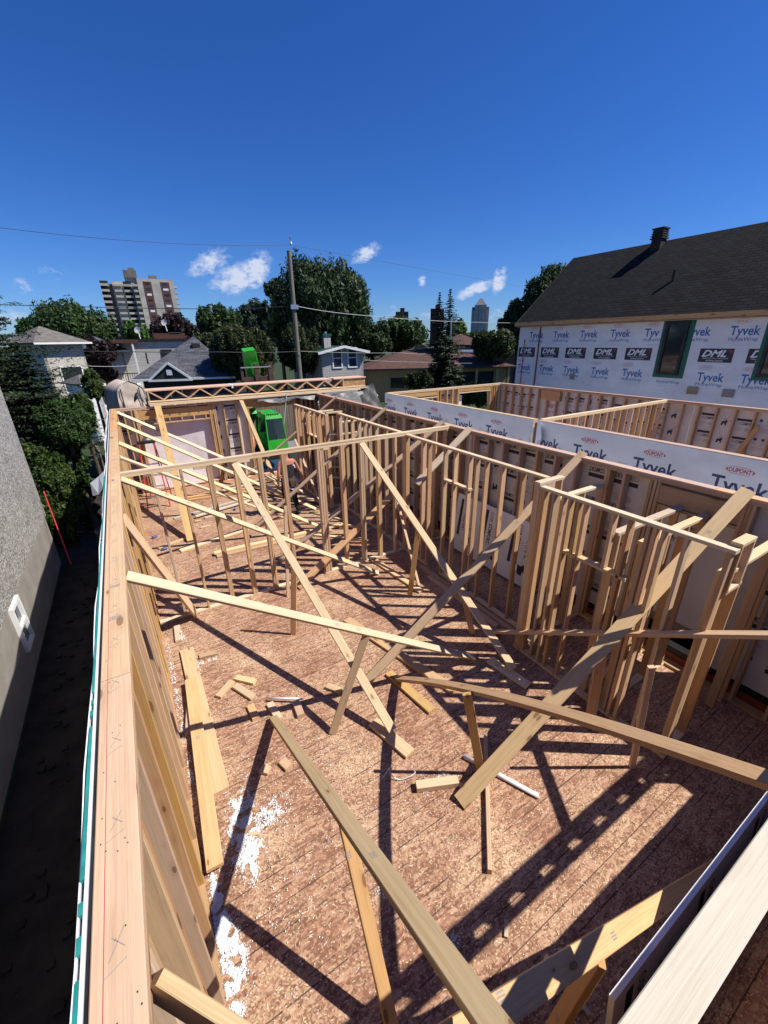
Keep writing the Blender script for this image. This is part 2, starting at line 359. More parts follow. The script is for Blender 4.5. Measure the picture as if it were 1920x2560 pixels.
def slab(name, O, U, V, poly, t, m, parent=None):
    """flat sheet: poly in its own u,v plane, thickness t behind the face"""
    n = len(poly); v = [(x, y, 0) for x, y in poly] + [(x, y, -t) for x, y in poly]
    f = [tuple(range(n)), tuple(range(2*n-1, n-1, -1))] + [(i, n+i, n+(i+1) % n, (i+1) % n) for i in range(n)]
    return mobj(name, v, f, m, parent, frame(O, U, V))
def rect(x0, y0, x1, y1): return [(x0, y0), (x1, y0), (x1, y1), (x0, y1)]
class MB:
    """collects faces for one mesh"""
    def __init__(s): s.v = []; s.f = []; s.m = []
    def add(s, vs, fs, mi=0, M=None):
        o = len(s.v); s.v += [(M @ Vector(v)) if M else Vector(v) for v in vs]; s.f += [tuple(i+o for i in f) for f in fs]; s.m += [mi]*len(fs)
    def box(s, lo, hi, mi=0, M=None):
        (a, b, c), (d, e, f) = lo, hi
        s.add([(a, b, c), (d, b, c), (d, e, c), (a, e, c), (a, b, f), (d, b, f), (d, e, f), (a, e, f)],
              [(0, 3, 2, 1), (4, 5, 6, 7), (0, 1, 5, 4), (1, 2, 6, 5), (2, 3, 7, 6), (3, 0, 4, 7)], mi, M)
    def tube(s, p0, p1, r0, r1=None, n=10, mi=0, cap=True):
        r1 = r0 if r1 is None else r1; p0 = Vector(p0); p1 = Vector(p1); d = (p1-p0).normalized()
        a = d.orthogonal().normalized(); b = d.cross(a)
        vs = []
        for p, r in ((p0, r0), (p1, r1)):
            for i in range(n): t = 2*math.pi*i/n; vs.append(p+a*math.cos(t)*r+b*math.sin(t)*r)
        fs = [(i, (i+1) % n, n+(i+1) % n, n+i) for i in range(n)]
        if cap: fs += [tuple(range(n))[::-1], tuple(range(n, 2*n))]
        s.add(vs, fs, mi)
    def build(s, name, m, parent=None, M=None, smooth=False): return mobj(name, s.v, s.f, m, parent, M, s.m, smooth)

# text as mesh, cached
_tc = {}
def text_mesh(s, bold=0.0, shear=0.0):
    k = (s, bold, shear)
    if k in _tc: return _tc[k]
    c = bpy.data.curves.new('t', 'FONT'); c.body = s; c.size = 1.0; c.offset = bold; c.shear = shear; c.resolution_u = 2; c.align_x = 'CENTER'
    o = bpy.data.objects.new('t', c); scene.collection.objects.link(o)
    me = bpy.data.meshes.new_from_object(o.evaluated_get(bpy.context.evaluated_depsgraph_get()))
    vs = [v.co.copy() for v in me.vertices]; fs = [tuple(p.vertices) for p in me.polygons]
    xs = [v.x for v in vs]; W_ = max(xs)-min(xs); cx = (max(xs)+min(xs))/2; vs = [Vector((v.x-cx, v.y, 0)) for v in vs]
    bpy.data.objects.remove(o); bpy.data.curves.remove(c); bpy.data.meshes.remove(me)
    _tc[k] = (vs, fs, W_); return _tc[k]
def put_text(mb, s, x, y, width, mi, bold=.012, shear=0, h=None, z=.0015, rot=0.0):
    vs, fs, W_ = text_mesh(s, bold, shear); k = width/W_; kh = k if h is None else h/.7
    c_, s_ = math.cos(rot), math.sin(rot)
    mb.add([(x+v.x*k*c_-v.y*kh*s_, y+v.x*k*s_+v.y*kh*c_, z) for v in vs], fs, mi)
def flat(mb, x0, y0, x1, y1, mi, z=.0012, rot=0.0, c=None):
    p = rect(x0, y0, x1, y1)
    if rot:
        cx, cy = c or ((x0+x1)/2, (y0+y1)/2)
        p = [(cx+(x-cx)*math.cos(rot)-(y-cy)*math.sin(rot), cy+(x-cx)*math.sin(rot)+(y-cy)*math.cos(rot)) for x, y in p]
    mb.add([(x, y, z) for x, y in p], [(0, 1, 2, 3)], mi)
def disc(mb, cx, cy, rx, ry, mi, z=.0012, n=18, ring=0.0):
    o = [(cx+rx*math.cos(2*math.pi*i/n), cy+ry*math.sin(2*math.pi*i/n), z) for i in range(n)]
    if ring:
        q = [(cx+(rx-ring)*math.cos(2*math.pi*i/n), cy+(ry-ring)*math.sin(2*math.pi*i/n), z) for i in range(n)]
        mb.add(o+q, [(i, (i+1) % n, n+(i+1) % n, n+i) for i in range(n)], mi)
    else: mb.add(o, [tuple(range(n))], mi)

# ------------------------------------------------------------------ setting
def ground_patch(name, x0, x1, y0, y1, z, m):
    o = mobj(name, [(x0, y0, z), (x1, y0, z), (x1, y1, z), (x0, y1, z)], [(0, 1, 2, 3)], m); return tag(o, kind='structure')
ground_patch('ground', -2500, 3500, -300, 3000, GZ, M_GRASS)
ground_patch('soil_strip', -2.45, -.2, -3, 19, GZ+.004, M_DIRT)
ground_patch('road', 2.9, 9.5, 14.3, 24, GZ+.004, M_ASPH)
ground_patch('soil_yard', -.2, 16.9, -4, 14.3, GZ+.004, M_DIRT)
# deck: one sheet with thickness, split where it stands over its rim
dk = slab('floor_deck', (0, 0, 0), (1, 0, 0), (0, 1, 0), rect(-.44, -3.0, 5.82, 14.13), .018, M_DECK); tag(dk, kind='structure')
box('floor_rim', (-.435, -2.99, GZ), (5.815, 14.12, -.0185), M_BROWN if False else M_PARGE)['kind'] = 'structure'
dk2 = slab('floor_deck', (7.6, 0, 0), (1, 0, 0), (0, 1, 0), rect(0, -3.0, 5.62, 12.6), .018, M_DECK); tag(dk2, kind='structure')
box('floor_rim', (7.61, -2.99, GZ), (13.2, 12.59, -.0185), M_PARGE)['kind'] = 'structure'

TP = 2.6   # top of plates
def sheath_print(sheet, W_, H_, seed, flip=False, phase=.0):
    """the sheathing maker's printing: dark bars, wordmark, small print, stamps, faceted animal outlines"""
    rnd = random.Random(seed); mb = MB(); col = .4064; nx = int(W_/col)+1
    for i in range(nx):
        kind = (0, 1, 0, 2, 0)[(i+seed) % 5]; x0 = i*col+phase
        y = .05 + rnd.random()*.15
        while y < H_-.25:
            cx = x0+col/2
            if cx+.17 > W_+.02: break
            S = -1 if flip else 1; rot = math.pi if flip else 0
            yy = lambda d: (y+.5-d) if flip else (y+d)
            if kind == 0 or kind == 2 and rnd.random() < .35:
                flat(mb, cx-.175, min(yy(.30), yy(.36)), cx+.175, max(yy(.30), yy(.36)), 0)
                put_text(mb, 'OSB', cx-S*.125, yy(.205), .095, 1, .0, 0, .068, rot=rot)
                put_text(mb, 'COMFORT', cx+S*.052, yy(.205), .245, 0, .03, 0, .068, rot=rot)
                for k in range(4): flat(mb, cx-.17, min(yy(.05+.028*k), yy(.056+.028*k)), cx-.17+.15*(.7+.3*rnd.random()), max(yy(.05+.028*k), yy(.056+.028*k)), 1)
                disc(mb, cx+.08, yy(.1), .045, .045, 1, ring=.009); disc(mb, cx+.08, yy(.1), .022, .022, 1, ring=.009)
            elif kind == 1:
                # faceted wildlife silhouette with construction lines
                bx, by = cx-.02, yy(.24); s = .075
                p = [(-1, -.9), (-.5, -1), (-.3, -.3), (.2, -.4), (.3, -1), (.75, -.9), (.6, 0), (1.0, .55), (.6, .6), (.45, 1.1), (.2, .7), (-.2, .5), (-.8, .4)]
                p = [(bx+S*x*s, by+S*yv*s) for x, yv in p]
                mb.add([(a, b, .0013) for a, b in p], [(0, 1, 2, 12), (2, 3, 10, 11, 12), (3, 4, 5, 6), (3, 6, 8, 10), (6, 7, 8), (8, 9, 10)], 0)
                for k in range(4):
                    a = rnd.random()*3.1; flat(mb, cx-.15, yy(.32), cx+.15, yy(.32)+.005, 1, .0011, a)
            else:
                for k in range(2):
                    s = .03; mb.add([(cx-.1+k*.16-s, yy(.3)-s, .0012), (cx-.1+k*.16+s, yy(.3)-s, .0012), (cx-.1+k*.16+s, yy(.3)+s, .0012), (cx-.1+k*.16-s, yy(.3)+s, .0012)], [(0, 1, 2, 3)], 0)
                    disc(mb, cx-.1+k*.16, yy(.2), .028, .028, 1, ring=.006)
                put_text(mb, 'STRUCTURAL', cx, yy(.08), .26, 1, .01, 0, .03, rot=rot)
                for k in range(3): flat(mb, cx-.16, yy(.02)+.02*k, cx+.13, yy(.02)+.02*k+.005, 1)
            y += .46
    if mb.v: mb.build('print', [M_INK, M_INKG], sheet, PM[sheet.name])

def stud_wall(name, label, cat, A, B, side, posn, zt=TP, plates=2, w=.089, m=W_STUD, mp=W_PALE, zb=.038, bottom=True, gaps=(), openings=(), extra=None, plate_joints=()):
    """A,B: plan points on the wall's centre line; posn: stud distances from A; w: stud depth"""
    A = Vector((*A, 0)); B = Vector((*B, 0)); d = (B-A).normalized(); L = (B-A).length; n = Vector((-d.y, d.x, 0))
    r = root(name, A, label, cat)
    zt0 = zt
    for k in range(plates):
        cuts = [0]+([c+k*.9 for c in plate_joints if 0 < c+k*.9 < L])+[L]
        for a, b in zip(cuts[:-1], cuts[1:]):
            board('top_plate', A+d*(a+.001)+Vector((0, 0, zt-.019)), A+d*(b-.001)+Vector((0, 0, zt-.019)), w, .0375, mp, r, n)
        zt -= .038
    if bottom:
        s = 0.0
        for (a, b) in list(gaps)+[(L, L)]:
            if a-s > .03: board('bottom_plate', A+d*s+Vector((0, 0, .0195)), A+d*a+Vector((0, 0, .0195)), w, .0375, mp, r, n)
            s = b
    rr = random.Random(hash(label) % 1000 if False else len(label))
    for x in posn:
        if isinstance(x, tuple): x, z0, z1 = x
        else: z0, z1 = zb, zt
        lean = rr.uniform(-.012, .012)
        board('stud', A+d*(x+lean)+Vector((0, 0, z0)), A+d*x+Vector((0, 0, z1)), w, .038, m, r, n)
    for (a, b, z, h, th) in openings:   # horizontal member: from a to b, centre height z, height h, depth th
        board('header', A+d*a+Vector((0, 0, z)), A+d*b+Vector((0, 0, z)), th, h, m if h > .06 else mp, r, n)
    return r, A, d, n

# ---- left wall (2x6 on its inner face x=-.30, outer x=-.44)
lw = root('framed_wall', (-.37, -2.5, 0), 'long exterior stud wall along the left edge of the deck, wide plate in the foreground', 'wall')
for k, cuts in enumerate(([-2.5, 2.25, 6.75, 10.4, 14.12], [-2.5, .6, 4.6, 8.9, 14.12])):
    for a, b in zip(cuts[:-1], cuts[1:]):
        board('top_plate', (-.37, a+.002, TP-.019-.038*k), (-.37, b-.002, TP-.019-.038*k), .14, .0375, W_PLATE, lw, (1, 0, 0))
board('bottom_plate', (-.37, -2.5, .0195), (-.37, 14.1, .0195), .14, .0375, W_PLATE, lw, (1, 0, 0))
y = -2.3; i = 0
while y < 14.0:
    board('stud', (-.37, y, .038), (-.37, y, TP-.076), .14, .038, [W_GOLD, W_PLATE, W_STUD][i % 3], lw, (1, 0, 0))
    if i in (8, 9, 14, 15, 24, 33): board('stud', (-.37, y+.039, .038), (-.37, y+.039, TP-.076), .14, .038, W_PLATE, lw, (1, 0, 0))
    y += .4064; i += 1
# exterior layers
sh = slab('sheathing', (-.452, 14.12, GZ+.3), (0, -1, 0), (0, 0, 1), rect(0, 0, 16.6, TP-GZ-.31), .011, M_BLACKM, lw)
slab('foam_board', (-.4655, 14.12, GZ+.3), (0, -1, 0), (0, 0, 1), rect(0, 0, 16.6, TP-GZ-.305), .012, M_WRAP, lw)
tp = MB(); y = -2.5
rr = random.Random(3)
tb = [(-2.5, .96), (1.02, 1.07), (1.13, 1.17), (1.24, 1.95), (2.02, 2.06), (2.11, 2.14), (2.2, 4.3), (4.33, 4.37), (4.4, 5.0), (5.03, 5.06), (5.1, 6.8)]
for a, b in tb: tp.box((-.4785, a, GZ+.4), (-.4665, b, TP-.004+rr.uniform(-.003, .003)))
tp.build('seam_tape', M_TEAL, lw)
wp = MB(); ys = [-2.5+.35*i for i in range(48)]
for i, yy in enumerate(ys[:-1]):
    a, b = (-.486-.006*math.sin(i*1.7)-(.03 if yy > 8.5 else 0), -.486-.006*math.sin((i+1)*1.7)-(.03 if ys[i+1] > 8.5 else 0)); z0, z1 = TP-.01+.006*math.sin(i*2.1), TP-.01+.006*math.sin((i+1)*2.1)
    y2 = ys[i+1]
    wp.add([(a, yy, GZ+.2), (b, y2, GZ+.2), (b, y2, z1), (a, yy, z0), (a+.005, yy, GZ+.2), (b+.005, y2, GZ+.2), (b+.005, y2, z1), (a+.005, yy, z0)],
           [(0, 3, 2, 1), (4, 5, 6, 7), (3, 7, 6, 2), (0, 1, 5, 4)])
wp.build('house_wrap', M_WRAP2, lw)
fl = MB(); fl.add([(-.492, 6.15, 2.585), (-.492, 7.05, 2.585), (-.58, 7.10, 2.50), (-.72, 7.25, 2.38), (-.68, 6.7, 2.34), (-.57, 6.3, 2.46)], [(0, 1, 2, 5), (5, 2, 3, 4)])
fl.add([(-.492, 6.15, 2.582), (-.492, 7.05, 2.582), (-.58, 7.10, 2.497), (-.72, 7.25, 2.377), (-.68, 6.7, 2.337), (-.57, 6.3, 2.457)], [(5, 2, 1, 0), (4, 3, 2, 5)])
fl.build('loose_wrap_flap', M_WRAP2, lw)
# layout marks: red chalk line and pencil crosses on the plate
mk = MB(); mk.box((-.4065, -2.4, TP), (-.4045, 12.5, TP+.0006), 0)
def stroke(x0, y0, x1, y1, wd=.0022, mi=1):
    d = Vector((x1-x0, y1-y0, 0)); L = d.length; d /= L; n = Vector((-d.y, d.x, 0))*wd/2
    p = Vector((x0, y0, TP+.0009)); q_ = Vector((x1, y1, TP+.0009)); mk.add([p-n, q_-n, q_+n, p+n], [(0, 1, 2, 3)], mi)
y = -2.3+.4064*5
k = 0
while y < 13.9:
    stroke(-.405, y-.035, -.345, y-.010); 
    if k % 1 == 0: stroke(-.392, y+.0, -.352, y+.075); stroke(-.385, y+.06, -.350, y+.02)
    y += .4064; k += 1
for i in range(90):
    yy = random.uniform(.5, 13.8); xx = random.uniform(-.43, -.31); mk.box((xx, yy, TP), (xx+.004, yy+.005, TP+.0007), 2)
mk.build('layout_mark', [M_INKR, M_INKG, M_INK], lw)
def stamp(parent, M, s=1.0, mi=M_INKG):
    mb = MB()
    for r_ in range(3):
        x = 0
        while x < .05*s:
            wd = random.uniform(.003, .009)*s; mb.add([(x, r_*.012*s, 0), (x+wd, r_*.012*s, 0), (x+wd, r_*.012*s+.007*s, 0), (x, r_*.012*s+.007*s, 0)], [(0, 1, 2, 3)]); x += wd+.003*s
    mb.build('grade_stamp', mi, parent, M)
for yy in (3.3, 2.85, 7.6): stamp(lw, frame((-.40, yy, TP+.0012), (1, 0, 0), (0, 1, 0)), 1.3)

# ---- far wall y=14 (inner face 13.96, outer 14.1)
fwl, A, d, n = stud_wall('framed_wall', 'far end stud wall under the trusses with film covered window and open doorway', 'wall',
    (-.30, 14.03), (5.66, 14.03), 0, [.14, .34, .42, .46, 2.44, 2.48, 2.55, 2.60, 2.86, 3.25, 3.57, 3.61, 5.17, 5.21, 5.45, 5.6, 5.76, 5.93], plates=2, w=.14, m=W_GOLD, mp=W_PINK,
    openings=[(.46, 2.55, 2.36, .26, .12), (.46, 2.44, 2.10, .038, .14), (3.6, 5.18, 2.40, .22, .12), (.46, 2.44, .10, .038, .14)])
for k in range(6): board('cripple_stud', (.30+.34*k, 14.03, 2.12), (.30+.34*k, 14.03, 2.23), .14, .038, W_GOLD, fwl, (0, 1, 0))
for k in range(6): board('cripple_stud', (.30+.34*k, 14.03, .038), (.30+.34*k, 14.03, .082), .14, .038, W_GOLD, fwl, (0, 1, 0))
for (a, b, z0, z1) in ((-.42, .14, -.3, 2.58), (2.16, 3.30, -.3, 2.58), (4.90, 5.80, -.3, 2.58)):
    s_ = slab('sheathing', (a, 14.112, z0), (1, 0, 0), (0, 0, 1), rect(0, 0, b-a, z1-z0), .012, M_PRINTB if a < 4 else M_BROWNW if False else (M_PRINTB if a < 4 else W_BROWN), fwl)
    s_.matrix_basis = PM[fwl.name].inverted() @ PM[s_.name]
    if a < 4: sheath_print(s_, b-a, z1-z0, int(a*3)+5)
# film over the window opening, slightly slack
fm = MB(); nx_, nz_ = 14, 14
for i in range(nx_+1):
    for j in range(nz_+1):
        u_, v_ = i/nx_, j/nz_; bul = .05*math.sin(math.pi*u_)*math.sin(math.pi*v_)+.008*math.sin(9*u_+5*v_)
        fm.v.append(Vector((.13+2.05*u_, 14.118+bul, .0+2.2*v_)))
for i in range(nx_):
    for j in range(nz_): a = i*(nz_+1)+j; fm.f.append((a, a+nz_+1, a+nz_+2, a+1)); fm.m.append(0)
fm.build('window_film', M_FILM, fwl, smooth=True)
slab('wrap_edge', (3.30, 14.125, -.2), (1, 0, 0), (0, 0, 1), [(0, 0), (.12, 0), (.06, .9), (.1, 1.5), (0, 2.2)], .01, M_WRAP2, fwl)
slab('black_flashing', (.1, 14.10, -.06), (1, 0, 0), (0, 0, 1), rect(0, 0, 3.2, .12), .01, M_BLACKM, fwl)
og = MB()
for p in ([(0, 0), (.05, -.1), (.12, .05), (.1, .3), (.02, .34)],): og.add([(x, y, .0) for x, y in p], [tuple(range(5))])
og.build('orange_patch', mat('orange_print', (.75, .12, .02), .6), fwl, frame((3.32, 14.13, 1.0), (1, 0, 0), (0, 0, 1)))

# ---- right wall (2x6 x 5.66..5.80), sheathing outside
rw = root('framed_wall', (5.73, -2.5, 0), 'long right hand exterior stud wall with printed sheathing boards between its studs', 'wall')
for k, cuts in enumerate(([-2.5, 1.9, 5.6, 9.7, 13.95], [-2.5, 3.3, 7.2, 11.4, 13.95])):
    for a, b in zip(cuts[:-1], cuts[1:]): board('top_plate', (5.73, a+.002, TP-.019-.038*k), (5.73, b-.002, TP-.019-.038*k), .14, .0375, W_PINK if k == 0 else W_STUD, rw, (1, 0, 0))
for a, b in ((-2.5, 3.0), (3.0, 8.0), (8.0, 13.95)): board('bottom_plate', (5.73, a, .0195), (5.73, b, .0195), .14, .0375, W_GOLD, rw, (1, 0, 0))
rs = [.75, 1.10, 1.50, 1.54, 1.58, 2.50, 2.55, 2.60, 2.96, 3.18, 3.22, 3.70, 4.09, 4.45, 4.80, 5.19, 5.57, 5.96, 6.0, 6.35, 6.76, 6.8] + [7.15+.4064*i for i in range(17)] + [.35, -.05]
for yv in rs: board('stud', (5.73, yv, .038), (5.73, yv, TP-.076), .14, .038, W_STUD, rw, (1, 0, 0))
board('header', (5.73, 1.60, 2.37), (5.73, 2.52, 2.37), .12, .24, W_GOLD, rw, (1, 0, 0))
board('window_sill', (5.73, 1.60, .62), (5.73, 2.48, .62), .14, .038, W_STUD, rw, (1, 0, 0))
board('window_head', (5.73, 1.60, 2.22), (5.73, 2.48, 2.22), .14, .038, W_STUD, rw, (1, 0, 0))
for a, b in ((-2.5, 1.56), (2.54, 3.80), (3.80, 6.24), (6.24, 8.68), (8.68, 11.12), (11.12, 13.95)):
    s_ = slab('sheathing', (5.815, b-.003, .24), (0, -1, 0), (0, 0, 1), rect(0, 0, b-a-.006, 2.33), .012, M_PRINTB, rw)
    sheath_print(s_, b-a-.006, 2.33, int(a*2)+3, flip=True, phase=.19)
slab('black_membrane_strip', (5.8155, 13.95, -.3), (0, -1, 0), (0, 0, 1), rect(0, 0, 16.4, .535), .01, M_BLACKM, rw)
slab('rust_red_edge', (5.8035, 13.95, .04), (0, -1, 0), (0, 0, 1), rect(0, 0, 16.4, .10), .004, mat('rust_red_print', (.22, .045, .02), .8), rw)
# window wrap with its reversed print
s_ = slab('window_wrap', (5.822, 2.54, .60), (0, -1, 0), (0, 0, 1), rect(0, 0, .96, 1.62), .004, M_WRAP2, rw)
mb = MB(); put_text(mb, 'SYSTEMS', .34, 1.15, -.40, 0, .02, 0, .05); put_text(mb, 'BATIMENT', .36, 1.28, -.42, 0, .02, 0, .05); disc(mb, .5, 1.5, .12, .14, 1, ring=.04)
flat(mb, .1, .35, .55, .62, 0); mb.add([(.2, .5, .003), (.3, .5, .003), (.42, .6, .003), (.32, .6, .003)], [(0, 1, 2, 3)], 2); mb.build('print', [M_INKG, M_INKG, M_INKW], s_, PM[s_.name])

# ---- cross wall at y=6.74
TY = 6.74
tw, A, d, n = stud_wall('framed_wall', 'interior stud wall crossing the deck from left wall to right wall', 'wall', (-.30, TY), (5.66, TY), 0,
    [.39, .77, 1.15, 1.19, 1.55, 1.59, 1.94, 1.98, 2.34, 2.38, 2.98, 3.03, 3.07, 3.44, 3.48, 3.84, 3.88, 4.21, 4.25, 4.6, 4.86, 4.93, 5.3, 5.62, 5.9],
    m=W_STUD, mp=W_PALE, gaps=[(2.42, 2.95)], plate_joints=(1.85, 4.2), openings=[(1.55, 1.8, TP-.095, .038, .089), (2.98, 3.2, TP-.095, .038, .089), (.95, 1.2, TP-.095, .038, .089)])
# ---- lengthwise partitions
ZP = 2.56
stud_wall('framed_wall', 'partition running from the cross wall towards the camera beside the right wall', 'wall', (4.57, 6.69), (4.57, 3.36), 0,
    [.02, .58, .75, 1.21, 1.48, 1.84, 2.0, 2.21, 2.55, 2.93, 3.30], zt=ZP, plates=1, gaps=[(.8, 1.2)], openings=[(1.2, 1.88, 1.95, .038, .089)])
stud_wall('framed_wall', 'nearest lengthwise partition with box headers, its plate ending at the right of the picture', 'wall', (4.22, 3.16), (4.22, 1.12), 0,
    [.02, .06, .20, .33, .42, (.53, 1.86, ZP-.04), .62, (.95, 1.86, ZP-.04), (.62, 0.04, 1.82), 1.13, 1.32, 1.38, 1.46, 1.66, 2.0], zt=ZP, plates=1, openings=[(.44, 1.22, 1.84, .038, .089)], mp=W_PALE)
stud_wall('framed_wall', 'far lengthwise partition beyond the cross wall, its plate meeting the cross wall', 'wall', (4.60, 6.79), (4.60, 9.95), 0,
    [.02, .4, .74, 1.14, 1.45, 1.68, 1.96, 2.31, 2.67, 3.0, 3.12], zt=ZP, plates=1)
stud_wall('framed_wall', 'short farthest partition near the doorway, with a small high opening between its studs', 'wall', (4.25, 9.83), (4.25, 12.12), 0,
    [.02, .06, .27, .53, (.93, 1.86, ZP-.04), (1.28, 1.86, ZP-.04), .64, 1.4, 1.73, 1.77, 2.04, 2.25], zt=ZP, plates=1, openings=[(.65, 1.4, 1.84, .038, .089)], bottom=True)
# crosswise stubs
def stub(label, x0, x1, y, studs, zt=2.29, **k): return stud_wall('framed_wall', label, 'wall', (x0, y), (x1, y), 0, studs, zt=zt, plates=1, **k)
stub('short closet end wall whose pale plate joins the two lengthwise partitions', 4.18, 4.66, 3.22, [.03, .07, .44], zt=2.6)
stub('stub wall running to the right wall, farthest of the three near closet stubs', 4.67, 5.65, 3.25, [.05, .55, 1.0, 1.34])
stub('stub wall running to the right wall, middle one of the three near closet stubs', 4.27, 5.65, 2.20, [.05, .3, .9, 1.3])
stub('stub wall running to the right wall, nearest of the three near closet stubs', 4.27, 5.65, 1.91, [.05, .5, .92, 1.3])
stub('doorway end wall with its low header at the near end of the closet partition', 4.27, 5.65, 1.19, [.02, .40, 1.1, 1.33], openings=[(.02, .44, 2.05, .038, .089)], gaps=[(.5, 1.3)])
stub('short header box on top of the doorway end wall', 4.27, 4.56, 1.16, [(.02, 2.1, 2.56), (.27, 2.1, 2.56)], zt=2.6, bottom=False, openings=[(.0, .29, 2.10, .038, .089)])
stub('far bathroom end wall with a pale plate at the corner of the farthest partition', 4.25, 4.70, 9.88, [.03, .4], zt=2.6)
stub('far bathroom wall running to the right wall, second from the far end', 4.3, 5.65, 11.52, [.05, .45, .85, 1.3])
stub('far bathroom wall nearest the stacked trusses', 4.3, 5.65, 12.10, [.05, .45, .85, 1.3])
stub('far bathroom wall with a high white blocking, beyond the cross wall', 4.65, 5.65, 10.08, [.05, .45, .93], openings=[(0, .95, 1.95, .038, .089)])

# ---- near wall at y 0..0.11
nw = root('framed_wall', (-.25, .055, 0), 'bleached near wall plate crossing the lower right corner of the picture', 'wall')
board('top_plate', (-.29, .055, TP-.019), (5.65, .055, TP-.019), .11, .0375, W_WHITE, nw, (0, 1, 0))
board('header', (.9, .019, TP-.24), (5.65, .019, TP-.24), .038, .09, W_STUD, nw, (0, 1, 0))
for k in range(13): board('blocking', (.95+k*.38, .055, TP-.0385), (.95+k*.38, .055, TP-.19), .09, .20, W_STUD, nw, (0, 1, 0))
for xx in (.96, 5.3, 5.6): board('stud', (xx, .055, .038), (xx, .055, TP-.20), .089, .038, W_STUD, nw, (0, 1, 0))
slab('sheathing', (1.0, .024, 0), (1, 0, 0), (0, 0, 1), rect(0, 0, 4.65, 1.66), .012, M_OSB, nw)
ow = root('framed_wall', (.9, -1.2, 0), 'sheathed wall behind the near plate, shading the dark floor at the lower right', 'wall')  # out of view, added to cast shade on the deck behind the plate
slab('sheathing', (.55, -1.15, 0), (-1, 0, 0), (0, 0, 1), rect(-5.1, 0, 0, 2.84), .012, M_OSB, ow)
board('top_plate', (.55, -1.2, 2.82), (5.65, -1.2, 2.82), .089, .038, W_STUD, ow, (0, 1, 0))
for k in range(13): board('stud', (.6+k*.4064, -1.21, .038), (.6+k*.4064, -1.21, 2.80), .089, .038, W_STUD, ow, (0, 1, 0))
board('bottom_plate', (1.0, .055, .0195), (5.65, .055, .0195), .089, .0375, W_STUD, nw, (0, 1, 0))

# ------------------------------------------------------------------ braces and props
def brace(label, p0, p1, a=.14, b=.038, m=W_STUD, side=None, roll=0.0, name='brace_board', cat='brace', group='diagonal bracing boards'):
    o = board(name, p0, p1, a, b, m, None, side, roll); return tag(o, label, cat, group)
H = .03
brace('long pale brace from the left plate, lying across the middle of the picture', (-.30, 3.52, 2.56), (3.50, 3.36, H), .09, m=W_PALE, roll=.5)
brace('broad brown brace, widest of all, from the right wall plate to the lower middle floor', (5.72, 1.62, 2.66), (1.98, 1.93, H), .15, m=W_GOLD, roll=-.35)
brace('greyish brace from the right wall plate crossing the picture centre to the floor', (5.76, 3.68, 2.65), (1.97, 3.80, H), .12, m=W_GREY, roll=-.3)
brace('pale brace leaning from the middle of the cross wall down to the right', (3.53, 6.64, 2.52), (3.74, 2.86, .10), .105, m=W_PALE, roll=.25)
brace('pale brace from the left part of the cross wall down to the middle floor', (1.25, 6.64, 2.5), (1.82, 2.92, .10), .105, m=W_PALE, roll=.25)
brace('grey brown foreground brace running from the bottom edge to the middle of the floor', (.56, .1, 2.42), (.71, 3.9, H), .10, m=W_GREY, roll=.15)
brace('brace rising to the right edge over the closet walls, its top in striped shade', (4.14, .1, 2.38), (4.16, 3.62, H), .12, m=W_STUD, roll=.0)
brace('low brace along the near wall in the lower right corner, striped with shadow', (3.50, .35, .03), (-.30, .44, 2.56), .10, m=W_GOLD, roll=-.45)
brace('golden corner brace leaving the left plate in the bottom left corner', (-.30, .88, 2.53), (.52, .11, 1.66), .14, m=W_GOLD, side=(0, 0, 1))
brace('wide tan brace slanting from the left wall to the floor just before the cross wall', (-.315, 5.30, 2.40), (.24, 6.66, .02), .185, m=W_GOLD, side=(.15, .9, .3))
# bowed brace
def bowed(label, p0, p1, a, b, m, sag, side, segs=14):
    p0 = Vector(p0); p1 = Vector(p1); X = (p1-p0); L = X.length; X.normalize(); Y = Vector(side); Y = (Y-X*Y.dot(X)).normalized(); Z = X.cross(Y)
    if Z.z < 0: Z = -Z; Y = Z.cross(X)
    mb = MB(); ring = []
    for i in range(segs+1):
        t = i/segs; c = Vector((-L/2+L*t, 0, sag*4*t*(1-t)))
        ring.append([c+Vector((0, a/2, b/2)), c+Vector((0, -a/2, b/2)), c+Vector((0, -a/2, -b/2)), c+Vector((0, a/2, -b/2))])
    for r_ in ring: mb.v += r_
    for i in range(segs):
        for k in range(4): q_ = i*4; mb.f.append((q_+k, q_+4+k, q_+4+(k+1) % 4, q_+(k+1) % 4)); mb.m.append(0)
    mb.f += [(0, 1, 2, 3), (segs*4+3, segs*4+2, segs*4+1, segs*4)]; mb.m += [0, 0]
    Mx = Matrix((X, Y, Z)).transposed().to_4x4(); Mx.translation = (p0+p1)/2
    return tag(mb.build('brace_board', m, None, Mx), label, 'brace', 'diagonal bracing boards')
bowed('bowed tan brace sweeping from the floor at the centre out to the right edge', (2.34, 3.6, .04), (2.20, .1, 2.38), .105, .038, W_STUD, .11, (1, 0, 0))
